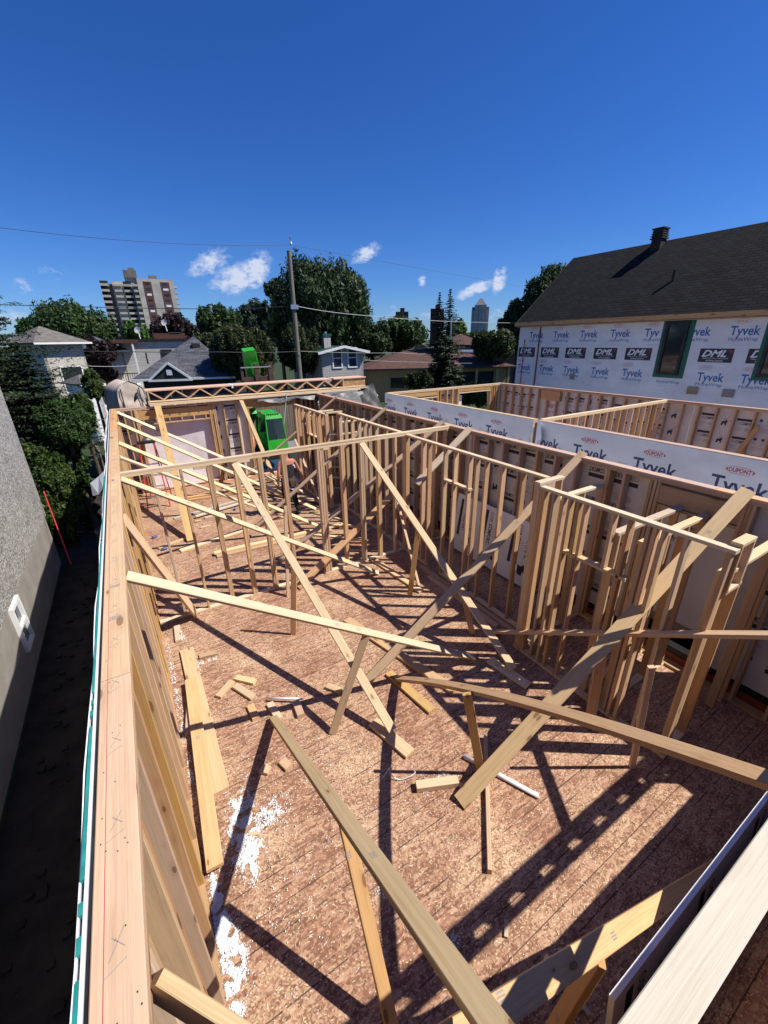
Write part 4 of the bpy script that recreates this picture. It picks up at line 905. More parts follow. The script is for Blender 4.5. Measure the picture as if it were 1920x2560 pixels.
board('gable_trim', (HX-.30, y1+.09, 4.78), (rx, y1+.09, rz_-.1), .02, .16, M_RUB, hr, (0, 1, 0))
board('corner_strip', (HX-.03, 14.02, GZ+.2), (HX-.03, 14.02, 4.8), .05, .05, M_SH_RED, hr)
board('red_strip', (HX-.05, 14.85, GZ+.2), (HX-.05, 14.85, 4.2), .03, .03, M_REDP, hr)
board('soffit_strip', (HX-.1, y0, 4.76), (HX-.1, y1, 4.76), .3, .03, W_PINK, hr, (1, 0, 0))
for (ya, yb, z0, z1) in ((8.54, 7.80, 2.95, 4.70), (5.56, 4.8, 3.03, 4.72)):
    fr = slab('window_flashing', (HX-.004, ya+.12, z0-.1), (0, -1, 0), (0, 0, 1), rect(0, 0, ya-yb+.3, z1-z0+.18), .012, M_GREENF, hr)
    window(hr, (HX-.006, ya, z0), (0, -1, 0), (0, 0, 1), ya-yb, z1-z0, M_BLACKM, M_GLASS, .09, None, .06)
for k, (ya, z) in enumerate(((12.1, 2.55), (7.36, 2.36), (6.3, 2.36))):
    b_ = MB(); b_.box((0, 0, 0), (.32 if k else .2, .24, .05)); b_.build('outlet_patch', [M_PARGE, M_BRICK, M_PARGE][k], hr, frame((HX-.02, ya, z), (0, -1, 0), (0, 0, 1)))
# vents on the roof
vr = root('roof_vent', (20.1, 11.15, 7.6), 'black louvred vent standing on the ridge of the black roof', 'vent')
mb = MB(); mb.box((19.93, 10.98, 7.35), (20.33, 11.38, 7.95)); mb.build('neck', M_RUB, vr)
mb = MB()
for k in range(4): z = 7.93+k*.085; e = .25-.012*k; mb.box((20.13-e, 11.18-e, z), (20.13+e, 11.18+e, z+.045)); mb.box((20.13-.2, 11.18-.2, z+.045), (20.13+.2, 11.18+.2, z+.085))
mb.box((20.13-.24, 11.18-.24, 8.27), (20.13+.24, 11.18+.24, 8.32)); mb.build('louvred_cap', M_RUB, vr)
vp = root('plumbing_vent', (18.3, 9.3, 6.0), 'slim dark vent pipe with a pale collar on the black roof', 'vent pipe')
mb = MB(); mb.tube((18.3, 9.35, 5.9), (18.3, 9.35, 6.5), .055, n=12); mb.build('pipe', M_RUB, vp); mb = MB(); mb.tube((18.3, 9.35, 5.98), (18.3, 9.35, 6.1), .08, .062, 12); mb.build('collar', M_ALU, vp)

# ------------------------------------------------------------------ floor trusses on the far wall
def truss(label, y, x0=.50, x1=7.72, z0=2.70, h=.34, first=False):
    r_ = root('floor_truss', (x0, y, z0), label, 'truss', 'floor trusses bundled on the far wall')
    board('top_chord', (x0, y, z0+h-.019), (x1, y, z0+h-.019), .089, .038, W_PINK, r_, (0, 1, 0))
    board('bottom_chord', (x0+.02, y, z0+.019), (x1-.02, y, z0+.019), .089, .038, W_PALE, r_, (0, 1, 0))
    board('end_post', (x0+.06, y, z0+.038), (x0+.06, y, z0+h-.038), .086, .038, W_STUD, r_, (0, 1, 0))
    n_ = 18; xs = x0+.10; xe = x1-.95; st = (xe-xs)/n_
    for k in range(n_):
        a, b = (z0+.045, z0+h-.045) if k % 2 else (z0+h-.045, z0+.045)
        board('web', (xs+k*st, y, a), (xs+(k+1)*st, y, b), .086, .036, W_STUD, r_, (0, 1, 0))
    board('end_post', (xe+.02, y, z0+.038), (xe+.02, y, z0+h-.038), .086, .038, W_STUD, r_, (0, 1, 0))
    slab('end_panel', (xe+.04, y-.01, z0+.04), (1, 0, 0), (0, 0, 1), rect(0, 0, x1-xe-.06, h-.08), .02, M_OSB, r_)
for k, nm in enumerate(['frontmost', 'second', 'third', 'fourth', 'fifth', 'sixth', 'rearmost']): truss('%s floor truss of the bundle lying on the far wall' % nm, 14.06+.092*k)
def beam(label, y, x0, x1, z, a, b, m=W_PALE): o = board('lumber_beam', (x0, y, z), (x1, y, z), a, b, m, None, (0, 1, 0)); return tag(o, label, 'beam', 'beams under the truss bundle')
beam('long pale board lying in front of and under the truss bundle, upper one', 13.97, .52, 7.7, 2.660, .14, .038)
beam('long pale board lying under the truss bundle, lower one', 13.90, .54, 7.4, 2.621, .10, .038)
beam('long board at the back under the truss bundle', 14.50, .50, 7.6, 2.64, .60, .07, W_STUD)
for k, nm in enumerate(['leftmost', 'second', 'third', 'fourth']): tag(board('spacer_block', (1.15+.27*k, 13.86, 2.603), (1.27+.27*k, 14.0, 2.603), .10, .02, W_PALE), '%s thin spacer block showing under the truss bundle' % nm, 'block', 'spacer blocks under the bundle')
tg = MB(); tg.box((2.9, 13.99, 3.035), (2.97, 14.55, 3.045)); tg.box((6.35, 13.99, 3.035), (6.42, 14.55, 3.045), 1)
for xx, mi in ((2.9, 0), (6.35, 1)): tg.box((xx, 13.985, 2.95), (xx+.05, 13.995, 3.04), mi)
tag(tg.build('strapping', [M_WHITE, M_BLACKM]), 'white and black straps over the truss bundle', 'strap')
# tarps
def drape(name, label, x0, x1, y0_, y1_, zf, m, nx=26, ny=8, seed=0):
    mb = MB()
    for i in range(nx+1):
        for j in range(ny+1):
            x = x0+(x1-x0)*i/nx; y = y0_+(y1_-y0_)*j/ny; mb.v.append(Vector((x, y, zf(i/nx, j/ny)+.03*noise.noise(Vector((x*3, y*6, seed)))+.012*math.sin(x*17+j))))
    for i in range(nx):
        for j in range(ny): a = i*(ny+1)+j; mb.f.append((a, a+ny+1, a+ny+2, a+1)); mb.m.append(0)
    o = mb.build(name, m, smooth=True); return tag(o, label, 'tarp')
drape('tarp', 'dark plastic sheet drooping below the truss bundle over the doorway', 3.6, 7.5, 13.80, 13.885, lambda u, v: 2.52-.05*u-.12*math.sin(u*9)**2*(1-v)+.06*v, M_TARP)
drape('tarp', 'crumpled black plastic hanging at the right end of the truss bundle', 7.35, 8.0, 13.3, 14.0, lambda u, v: 2.60-.9*(1-v)+.2*u, M_BLACKM, 10, 10, 4)
drape('tarp', 'black plastic bag bunched at the left end of the truss bundle', .18, .50, 14.02, 14.3, lambda u, v: 2.62+.38*math.sin(math.pi*min(1, u+.15))*math.sin(math.pi*(.2+.6*v)), M_BLACKM, 12, 12, 8)
hs_ = MB(); pp = [at(*q_) for q_ in ((716, 985, 'y', 13.85), (714, 1010, 'y', 13.83), (712, 1030, 'y', 13.83), (711, 1045, 'y', 13.83), (710, 1060, 'y', 13.84))]
for a, b in zip(pp[:-1], pp[1:]): hs_.tube(a, b, .018, n=8, cap=False)
tag(hs_.build('air_hose', M_HOSE, smooth=True), 'pale green air hose hanging from the truss bundle beside the green machine', 'hose')

# ------------------------------------------------------------------ ladders
def ladder(label, c, fx, Ht, spread, m, top, wb=.56, wt=.34, name='step_ladder', cap_m=M_BLACKM):
    """c: centre on floor; fx: unit facing (front rails lean that way); """
    r_ = root(name, c, label, 'ladder'); c = Vector(c); f = Vector((*fx, 0)).normalized(); s = Vector((-f.y, f.x, 0)); tp_ = c+Vector((0, 0, Ht))
    def rp(side, front, t):
        wdt = (wb*(1-t)+wt*t)/2; return c+s*side*wdt+f*((spread/2)*(1-t)+.05*t)*(1 if front else -1)+Vector((0, 0, Ht*t))
    for fr in (True, False):
        for sd in (1, -1): board('rail', rp(sd, fr, 0), rp(sd, fr, .985), .07 if fr else .05, .025, m, r_, f)
    for k in range(1, int(Ht/.3)):
        t = k*.3/Ht; board('step', rp(1, True, t), rp(-1, True, t), .085, .022, M_ALU, r_, f)
        if k % 2: board('rear_bar', rp(1, False, t), rp(-1, False, t), .03, .02, M_ALU, r_, f)
    board('top_cap', tp_+s*(wt/2+.05), tp_-s*(wt/2+.05), .20, .06, cap_m, r_, f)
    return r_
ladder('red stepladder with a black top standing at the far window', (.22, 13.02, 0), (-.15, -1), 1.78, .95, M_REDF, M_BLACKM)
ladder('grey metal stepladder standing behind the far partition', (4.98, 10.9, 0), (-.6, -.8), 2.35, 1.0, M_ALU, M_ALU, .6, .4, cap_m=M_RUB)

# ------------------------------------------------------------------ worker, seen from behind
wk = root('person', (3.18, 10.1, 0), 'worker seen from behind in a charcoal tank top, tool belt and dark trousers', 'person')
def skin_body(name, pts, edges, m, parent, base, rot=0.0, sub=2, rootv=0):
    me = bpy.data.meshes.new(name); me.from_pydata([p[:3] for p in pts], edges, []); me.materials.append(m)
    o = bpy.data.objects.new(name, me); scene.collection.objects.link(o)
    md = o.modifiers.new('skin', 'SKIN'); md.use_smooth_shade = True
    sv = me.skin_vertices[0].data
    for i, p in enumerate(pts): sv[i].radius = (p[3], p[4] if len(p) > 4 else p[3]); sv[i].use_root = (i == rootv)
    sb = o.modifiers.new('sub', 'SUBSURF'); sb.levels = sub; sb.render_levels = sub
    m2 = bpy.data.meshes.new_from_object(o.evaluated_get(bpy.context.evaluated_depsgraph_get()))
    bpy.data.objects.remove(o)
    for p in m2.polygons: p.use_smooth = True
    if not m2.materials: m2.materials.append(m)
    o = bpy.data.objects.new(name, m2); _link(o, parent, Matrix.Translation(base) @ Matrix.Rotation(rot, 4, 'Z')); return o
WB = Vector((3.18, 10.1, 0)); WR = .12
# +y is where the worker faces; stride with the left leg forward
body = [(0, 0, .94, .13, .10), (0, .0, 1.06, .125, .095), (0, .01, 1.22, .135, .10), (0, .02, 1.38, .155, .10), (0, .02, 1.47, .09, .07), (0, .03, 1.53, .052, .052), (0, .05, 1.60, .06, .065), (0, .06, 1.68, .078, .092), (0, .06, 1.75, .06, .07),
        (.10, 0, .90, .098, .10), (.10, -.03, .70, .082, .085), (.10, -.02, .50, .058, .06), (.10, -.10, .30, .055, .058), (.10, -.17, .10, .038, .04),
        (-.10, 0, .90, .098, .10), (-.10, .10, .70, .082, .085), (-.09, .14, .50, .058, .06), (-.09, .12, .30, .055, .058), (-.09, .10, .09, .038, .04),
        (.17, .02, 1.43, .062, .06), (.225, .02, 1.38, .052, .05), (.30, .0, 1.18, .042, .042), (.36, -.01, 1.08, .038, .038), (.40, .07, .93, .028, .028), (.41, .10, .86, .024, .034),
        (-.17, .02, 1.43, .062, .06), (-.225, .02, 1.38, .052, .05), (-.27, -.02, 1.16, .042, .042), (-.28, -.03, 1.08, .038, .038), (-.26, .10, .92, .028, .028), (-.25, .13, .85, .024, .034)]
ed = [(i, i+1) for i in range(8)] + [(0, 9), (9, 10), (10, 11), (11, 12), (12, 13), (0, 14), (14, 15), (15, 16), (16, 17), (17, 18), (3, 19), (19, 20), (20, 21), (21, 22), (22, 23), (23, 24), (3, 25), (25, 26), (26, 27), (27, 28), (28, 29), (29, 30)]
skin_body('body', body, ed, M_SKIN, wk, WB, WR)
def grow(p, r_): return (*p[:3], *[x+r_ for x in p[3:]])
shirt = [grow(body[i], .024) for i in (0, 1, 2)] + [grow(body[3], .045)] + [(.13, .02, 1.42, .065, .095), (-.13, .02, 1.42, .065, .095), (0, .02, 1.45, .105, .10)]
skin_body('tank_top', shirt, [(0, 1), (1, 2), (2, 3), (3, 4), (3, 5), (3, 6)], M_SHIRT, wk, WB, WR, rootv=2)
tr = [grow((0, 0, .97, .135, .105), .012)] + [grow(body[i], .016) for i in (9, 10, 11, 12, 13, 14, 15, 16, 17, 18)]
skin_body('trousers', tr, [(0, 1), (1, 2), (2, 3), (3, 4), (4, 5), (0, 6), (6, 7), (7, 8), (8, 9), (9, 10)], M_PANTS, wk, WB, WR)
for sx, y_, zt_, tilt in ((.10, -.19, .05, .5), (-.09, .10, .045, 0)):
    skin_body('boot', [(sx, y_-.03, zt_+.06, .05), (sx, y_-.02, zt_+.01, .052, .048), (sx, y_+.09, zt_-.005-(.02 if tilt else 0), .048, .036), (sx, y_+.17, zt_-.01-(.02 if tilt else 0), .038, .028)], [(0, 1), (1, 2), (2, 3)], M_BOOT, wk, WB, WR)
hair = [(0, .035, 1.66, .062, .055), (0, .05, 1.72, .080, .090), (0, .06, 1.765, .068, .078)]
skin_body('hair', hair, [(0, 1), (1, 2)], M_HAIR, wk, WB, WR)
# ears, nose
skin_body('face_features', [(-.083, .06, 1.66, .012, .02), (.083, .06, 1.66, .012, .02), (0, .155, 1.655, .016)][:1]+[(-.083, .06, 1.68, .014, .02)], [(0, 1)], M_SKIN, wk, WB, WR, 1)
skin_body('ear', [(.083, .06, 1.655, .012, .02), (.083, .06, 1.68, .014, .02)], [(0, 1)], M_SKIN, wk, WB, WR, 1)
bpy.data.objects['face_features'].name = 'ear'
skin_body('nose', [(0, .150, 1.68, .010), (0, .162, 1.655, .015)], [(0, 1)], M_SKIN, wk, WB, WR, 1)
# fingers
for hx, hy, hz in ((.41, .10, .86), (-.25, .13, .85)):
    for k in range(4):
        sk = -.024+.016*k; L_ = [.062, .072, .068, .052][k]
        skin_body('finger', [(hx, hy+sk, hz-.02, .009), (hx+.004, hy+sk, hz-.05, .0085), (hx-.006, hy+sk+.004, hz-.05-L_*.6, .0075)], [(0, 1), (1, 2)], M_SKIN, wk, WB, WR, 1)
    skin_body('thumb', [(hx, hy+.02, hz+.01, .011), (hx-.012, hy+.05, hz-.02, .010), (hx-.014, hy+.055, hz-.045, .008)], [(0, 1), (1, 2)], M_SKIN, wk, WB, WR, 1)
MW = Matrix.Translation(WB) @ Matrix.Rotation(WR, 4, 'Z')
tb_ = MB()
for i in range(24):
    a0, a1 = 2*math.pi*i/24, 2*math.pi*(i+1)/24
    for (r1, r2, z0, z1) in ((.178, .142, .96, 1.03),): tb_.add([(r1*math.cos(a0), r2*math.sin(a0), z0), (r1*math.cos(a1), r2*math.sin(a1), z0), (r1*math.cos(a1)*.98, r2*math.sin(a1)*.98, z1), (r1*math.cos(a0)*.98, r2*math.sin(a0)*.98, z1)], [(0, 1, 2, 3)])
tb_.build('tool_belt', M_LEATH, wk, MW)
for sx in (-.13, .0, .13):
    p_ = MB(); yb = -.155 if sx == 0 else -.115
    p_.box((sx-.06, yb-.045, .78), (sx+.06, yb+.01, .98)); p_.box((sx-.05, yb-.06, .80), (sx+.05, yb-.045, .92)); p_.build('tool_pouch', M_LEATH, wk, MW)
lp = MB()
for k in range(14):
    a0, a1 = math.pi*k/14, math.pi*(k+1)/14; lp.tube((.11*math.cos(a0), -.19, .86-.13*math.sin(a0)), (.11*math.cos(a1), -.19, .86-.13*math.sin(a1)), .012, n=6, cap=False)
lp.build('belt_loop', M_STEEL, wk, MW, True)

# ------------------------------------------------------------------ telehandler
th = root('telehandler', (4.6, 18, GZ), 'lime green telehandler with a dark windscreen parked beyond the far doorway', 'telehandler')
mb = MB()   # cab shell: pillars + roof + nose, sloping
def quadbox(mb, b, t, mi=0):  # b,t: four bottom and four top points
    mb.add(b+t, [(3, 2, 1, 0), (4, 5, 6, 7), (0, 1, 5, 4), (1, 2, 6, 5), (2, 3, 7, 6), (3, 0, 4, 7)], mi)
cx0, cx1 = 4.60, 5.42
quadbox(mb, [(cx0+.05, 17.0, 1.33), (cx1-.05, 17.0, 1.33), (cx1-.03, 18.5, 1.36), (cx0+.03, 18.5, 1.36)], [(cx0+.10, 17.10, 1.52), (cx1-.10, 17.10, 1.52), (cx1-.1, 18.4, 1.55), (cx0+.1, 18.4, 1.55)])
quadbox(mb, [(cx0-.02, 16.78, .10), (cx1+.02, 16.78, .10), (cx1+.02, 18.5, .10), (cx0-.02, 18.5, .10)], [(cx0, 16.86, .52), (cx1, 16.86, .52), (cx1, 18.5, .52), (cx0, 18.5, .52)])
for xa, xb in ((cx0, cx0+.045), (cx1-.045, cx1)):
    quadbox(mb, [(xa, 16.86, .52), (xb, 16.86, .52), (xb, 16.98, .52), (xa, 16.98, .52)], [(xa+.04*(1 if xa == cx0 else -1), 17.0, 1.34), (xb+.04*(1 if xa == cx0 else -1), 17.0, 1.34), (xb+.04*(1 if xa == cx0 else -1), 17.1, 1.34), (xa+.04*(1 if xa == cx0 else -1), 17.1, 1.34)])
    quadbox(mb, [(xa, 18.38, .52), (xb, 18.38, .52), (xb, 18.5, .52), (xa, 18.5, .52)], [(xa, 18.36, 1.34), (xb, 18.36, 1.34), (xb, 18.48, 1.34), (xa, 18.48, 1.34)])
mb.build('cab', M_GREEN, th)
g = MB(); g.add([(cx0+.03, 16.88, .50), (cx1-.03, 16.88, .50), (cx1-.07, 17.0, 1.36), (cx0+.07, 17.0, 1.36)], [(0, 1, 2, 3)]); g.build('windscreen', M_GLASSG, th)
g = MB(); g.add([(cx1-.02, 16.98, .53), (cx1-.02, 18.4, .53), (cx1-.06, 18.4, 1.34), (cx1-.06, 17.1, 1.34)], [(0, 1, 2, 3)]); g.add([(cx0+.02, 16.98, .53), (cx0+.06, 17.1, 1.34), (cx0+.06, 18.4, 1.34), (cx0+.02, 18.4, .53)], [(0, 1, 2, 3)]); g.build('side_window', M_GLASSG, th)
mb = MB(); mb.box((4.8, 17.3, .45), (5.15, 17.7, .6)); mb.box((4.8, 17.65, .6), (5.15, 17.8, 1.1)); mb.build('seat', M_RUB, th)
mb = MB(); mb.tube((4.95, 17.15, .35), (4.97, 17.2, .9), .03); mb.tube((4.8, 17.22, .85), (5.14, 17.22, .86), .018); mb.build('steering_column', M_STEEL, th)
mb = MB(); mb.tube((5.0, 16.86, .56), (5.08, 16.98, .95), .01); mb.build('wiper', M_RUB, th)
mb = MB()
for k in range(7): mb.box((4.76+.075*k, 17.06, 1.521), (4.79+.075*k, 17.16, 1.545))
mb.build('roof_grille', M_RUB, th)
mb = MB(); mb.tube((4.62, 17.4, 1.55), (4.62, 17.4, 1.63), .05); mb.build('beacon', mat('amber', (.6, .2, .05), .3), th)
mb = MB(); mb.box((3.55, 16.9, -.75), (5.4, 21.2, -.05)); mb.build('chassis', M_RUB, th)
mb = MB(); mb.box((3.6, 19.2, -.05), (4.4, 21.1, .55)); mb.build('engine_cover', M_GREEN, th)
mb = MB(); mb.box((3.5, 16.5, -.95), (5.45, 17.0, -.45)); mb.box((3.7, 16.66, -.45), (5.4, 16.76, .08)); mb.build('front_axle', M_RUB, th)
for x_, y_ in ((3.30, 17.2), (5.62, 17.2), (3.30, 20.4), (5.62, 20.4)):
    t_ = MB(); t_.tube((x_-.2, y_, GZ+.58), (x_+.2, y_, GZ+.58), .58, n=28); wh = t_.build('wheel', M_RUB, th, smooth=False)
    t_ = MB(); t_.tube((x_-.215, y_, GZ+.58), (x_+.215, y_, GZ+.58), .28, n=20); t_.build('rim', M_GREEN, wh)
bo0, bo1 = Vector((4.38, 19.2, .55)), Vector((4.02, 15.7, 4.05))
board('boom', (4.28, 18.9, .7), (4.28, 17.3, 1.75), .26, .34, M_GREEN, th, (1, 0, 0))
board('boom', (4.34, 18.2, 1.25), (4.12, 15.75, 3.05), .27, .28, M_GREEN, th, (1, 0, 0))
board('boom_head', (4.10, 15.95, 2.95), (3.96, 15.55, 4.05), .40, .28, M_GREEN, th, (1, 0, 0))
board('boom_head', (4.18, 15.75, 3.25), (4.06, 15.6, 3.95), .30, .22, M_GREEN, th, (1, 0, 0))
ca = MB()
ca.box((3.52, 15.16, 3.05), (3.60, 15.26, 3.50)); ca.box((3.98, 15.14, 3.0), (4.14, 15.26, 3.58)); ca.box((4.46, 15.14, 2.95), (4.62, 15.26, 3.60)); ca.box((3.55, 15.18, 2.98), (4.62, 15.25, 3.16))
ca.box((3.98, 14.0, 2.608), (4.10, 15.2, 2.619)); 
ca.build('fork_carriage', M_DARKST, th)
cb = MB(); cb.box((3.52, 15.12, 3.46), (4.56, 15.15, 3.50)); cb.build('carriage_rail', M_STEEL, th)

# pickup truck with a rack behind the gap between the units
pk = root('pickup_truck', (8.9, 17.5, GZ), 'dark pickup truck with a metal ladder rack beyond the gap between the units', 'truck')
mb = MB(); mb.box((7.9, 16.2, -.7), (9.7, 20.8, .25)); quadbox(mb, [(7.98, 17.3, .25), (9.62, 17.3, .25), (9.62, 19.4, .25), (7.98, 19.4, .25)], [(8.15, 17.8, .85), (9.45, 17.8, .85), (9.45, 19.1, .85), (8.15, 19.1, .85)]); mb.build('body', M_BLACKM, pk)
mb = MB(); quadbox(mb, [(8.06, 17.34, .30), (9.54, 17.34, .30), (9.54, 17.5, .30), (8.06, 17.5, .30)], [(8.22, 17.72, .80), (9.38, 17.72, .80), (9.38, 17.8, .80), (8.22, 17.8, .80)]); mb.build('windscreen', M_GLASS, pk)
for x_, y_ in ((7.95, 17.0), (9.65, 17.0), (7.95, 20.0), (9.65, 20.0)):
    t_ = MB(); t_.tube((x_-.12, y_, GZ+.38), (x_+.12, y_, GZ+.38), .38, n=24); t_.build('wheel', M_RUB, pk)
mb = MB()
for y_ in (16.5, 18.4, 20.5):
    for x_ in (8.0, 9.6): mb.tube((x_, y_, .2), (x_, y_, 1.35), .03)
    mb.tube((8.0, y_, 1.35), (9.6, y_, 1.35), .03)
for x_ in (8.0, 8.5, 9.1, 9.6): mb.tube((x_, 16.3, 1.38), (x_, 20.6, 1.38), .03)
mb.build('ladder_rack', M_WHITE, pk)
lf = MB()
for k in range(2): lf.tube((8.25+.3*k, 14.6, 2.25), (8.7+.3*k, 17.2, 2.0), .03)
for k in range(8): a = k/8; lf.tube((8.25+.45*a, 14.6+2.6*a, 2.25-.25*a), (8.55+.45*a, 14.6+2.6*a, 2.25-.25*a), .018)
tag(lf.build('extension_ladder', M_ALU), 'aluminium extension ladder propped between the units at the right end of the trusses', 'ladder')
# pallet stack of white sheets by the doorway
ps = root('sheet_stack', (4.0, 14.9, GZ), 'stack of white and green sheet material outside the far doorway', 'stack')
mb = MB()
for k in range(7): mb.box((3.35+.01*(k % 2), 14.75, -.95+k*.13), (5.0-.02*(k % 3), 16.0, -.95+k*.13+.10))
mb.build('white_sheets', M_PVC, ps); mb = MB(); mb.box((3.5, 14.9, -.04), (4.2, 15.7, .1)); mb.build('green_pack', M_TEAL, ps)

exec_far = True
# ------------------------------------------------------------------ vegetation
import numpy as np
def leaf_mesh(name, P, Nrm, size, m, parent, M, rs, aspect=1.6, up_bias=0.0):
    n = len(P); a = rs.normal(size=(n, 3)); 
    if up_bias: a[:, 2] += up_bias
    a -= (a*Nrm).sum(1)[:, None]*Nrm; a /= np.linalg.norm(a, axis=1)[:, None]+1e-9
    b = np.cross(Nrm, a); s = size*(.6+.8*rs.random(n))[:, None]
    V = np.empty((n, 4, 3)); V[:, 0] = P-a*s*aspect; V[:, 1] = P+b*s*.62; V[:, 2] = P+a*s*aspect; V[:, 3] = P-b*s*.62
    me = bpy.data.meshes.new(name); me.vertices.add(n*4); me.vertices.foreach_set('co', V.reshape(-1).astype(np.float32))
    me.loops.add(n*4); me.loops.foreach_set('vertex_index', np.arange(n*4, dtype=np.int32))
    me.polygons.add(n); me.polygons.foreach_set('loop_start', np.arange(0, n*4, 4, dtype=np.int32)); me.polygons.foreach_set('loop_total', np.full(n, 4, dtype=np.int32))
    me.materials.append(m); me.update(); me.validate()
    o = bpy.data.objects.new(name, me); _link(o, parent, M); return o
def lobes(rs, W_, H_, n, flat=1.0, zmin=.0):
    L = []
    for k in range(n):
        d = rs.normal(size=3); d /= np.linalg.norm(d); s = W_*.125*(.65+.7*rs.random()); sz = min(s*(.85+.35*flat), H_*.3); q = (.62+.38*rs.random()**.6) if k % 5 else .4*rs.random()
        wob = 1+.10*math.sin(3*math.atan2(d[1], d[0])+2*d[2])
        L.append(((W_/2-s)*d[0]*q*wob, (W_/2-s)*d[1]*q*wob, H_/2+(H_/2-sz)*d[2]*q, s, sz))
    return L
def broadleaf(label, cat, px, D, top_py, wpx, base_py, m, dens=1.0, leaf=.18, lob=60, name='broadleaf_tree', seed=1, squash=1.0, zb=GZ, aspect=1.5, upb=0.0, flat=1.0, group='trees beyond the site'):
    """px: photo column of the crown centre, D distance; top_py / base_py rows of crown top and crown foot; wpx crown width"""
    rs = np.random.RandomState(seed); xy = ray_xy(px, D, base_py); zt_ = hd(px, top_py, D).z; zc = hd(px, base_py, D).z
    dep = (hd(px, base_py, D)-CAMP).dot(fw); W_ = wpx/FPX*dep*cosk(px)**.7; H_ = zt_-zc
    r_ = root(name, (xy.x, xy.y, zb), label, cat, group); M0 = Matrix.Translation((xy.x, xy.y, zc))
    tk = MB(); tk.tube((0, 0, zb-zc), (0, 0, H_*.45), W_*.035+.06, W_*.02+.03, 10)
    for k in range(7):
        a = k*.9+rs.random(); tk.tube((0, 0, H_*(.05+.05*k)), (W_*.33*math.cos(a), W_*.33*math.sin(a), H_*(.35+.07*k)), W_*.014+.03, .02, 6)
    tk.build('trunk', M_BARK, r_, M0)
    L = np.array(lobes(rs, W_, H_, lob, flat)); tot = int(15000*dens); leaf = leaf*.62
    pick = rs.randint(0, len(L), tot); c = L[pick]
    d = rs.normal(size=(tot, 3)); d /= np.linalg.norm(d, axis=1)[:, None]
    rad = (.55+.5*rs.random(tot)**.6)[:, None]*(1+.25*np.sin(d[:, :1]*7+c[:, :1]))
    P = c[:, :3]+d*rad*np.stack([c[:, 3], c[:, 3], c[:, 4]], 1)
    P[:, 2] = np.maximum(P[:, 2], -H_*.06)
    nr = d+.7*rs.normal(size=d.shape); nr /= np.linalg.norm(nr, axis=1)[:, None]
    leaf_mesh('crown', P, nr, leaf, m, r_, M0, rs, aspect, upb); return r_
def conifer(label, cat, px, D, top_py, base_py, wpx, m, seed=1, layers=26, leaf=.1, droop=.25, zb=GZ, dens=1.0, power=1.0, name='conifer_tree', group='trees beyond the site'):
    rs = np.random.RandomState(seed); xy = ray_xy(px, D, base_py); zt_ = hd(px, top_py, D).z; zc = hd(px, base_py, D).z
    dep = (hd(px, base_py, D)-CAMP).dot(fw); W_ = wpx/FPX*dep*cosk(px)**.7; H_ = zt_-zc
    r_ = root(name, (xy.x, xy.y, zb), label, cat, group); M0 = Matrix.Translation((xy.x, xy.y, zc))
    tk = MB(); tk.tube((0, 0, zb-zc), (0, 0, H_*.98), W_*.03+.05, .02, 8); tk.build('trunk', M_BARK, r_, M0)
    P = []; Nn = []
    for k in range(layers):
        t = (k+.3)/layers; z = H_*(1-t**.95) if False else H_*(1-t); R_ = W_/2*(t**power)*(.82+.35*rs.random()); nb_ = 7+int(5*t)
        for b in range(nb_):
            a = rs.random()*6.283; L_ = R_*(.7+.45*rs.random()); nn = max(6, int(28*dens*(L_/(W_/2))+6))
            for i in range(nn):
                u = (i+rs.random())/nn; lat = (rs.random()-.5)*.55*L_*(1-u*.7)
                x = u*L_; zz_ = z-droop*x+.12*x*x/max(L_, .1)+rs.normal()*.02*H_/layers*3
                P.append((x*math.cos(a)-lat*math.sin(a), x*math.sin(a)+lat*math.cos(a), zz_-abs(lat)*.3)); Nn.append((rs.normal()*.4+math.cos(a)*.3, rs.normal()*.4+math.sin(a)*.3, .8))
    P = np.array(P); Nn = np.array(Nn); Nn /= np.linalg.norm(Nn, axis=1)[:, None]
    leaf_mesh('crown', P, Nn, leaf, m, r_, M0, rs, 1.7); return r_
# far tree line left to right
broadleaf('wide dark round tree left of the concrete tower', 'tree', 205, 62, 738, 215, 900, F_GREEN, 1.5, .24, 60, seed=3)
broadleaf('small dark tree at the foot of the big round tree, far left', 'tree', 110, 70, 790, 120, 880, F_GREEN, .7, .26, 30, seed=4)
broadleaf('purple leaved tree in front of the concrete tower', 'tree', 445, 58, 782, 125, 880, F_PURPLE, 1.2, .22, 40, seed=5)
broadleaf('small purple shrub tree left of the siding house', 'tree', 270, 42, 830, 95, 960, F_PURPLE, .9, .14, 30, seed=6)
broadleaf('green tree at the foot of the tower', 'tree', 350, 75, 800, 90, 870, F_BRIGHT, .8, .26, 30, seed=7)
broadleaf('feathery green tree right of the purple tree', 'tree', 555, 60, 755, 130, 880, F_GREEN, 1.1, .24, 40, seed=8)
broadleaf('dark poplar pair behind the utility pole', 'tree', 648, 80, 742, 110, 860, F_POPLAR, 1.1, .3, 34, seed=9, flat=1.6, aspect=2.0)
broadleaf('big full maple rising above everything at the centre', 'tree', 812, 48, 634, 262, 905, F_MAPLE, 4.5, .20, 150, seed=10, flat=1.5, aspect=2.0, upb=1.6)
broadleaf('left shoulder of lower trees beside the big maple', 'tree', 705, 50, 690, 110, 880, F_MAPLE, 1.3, .20, 40, seed=30, flat=1.5, aspect=2.0, upb=1.2)
broadleaf('shaggy juniper mass left of the utility pole', 'tree', 620, 31, 800, 175, 960, F_OLIVE, 2.8, .10, 80, seed=11)
broadleaf('shaggy juniper mass right of the utility pole', 'tree', 760, 31, 803, 120, 940, F_OLIVE, 2.0, .10, 60, seed=12)
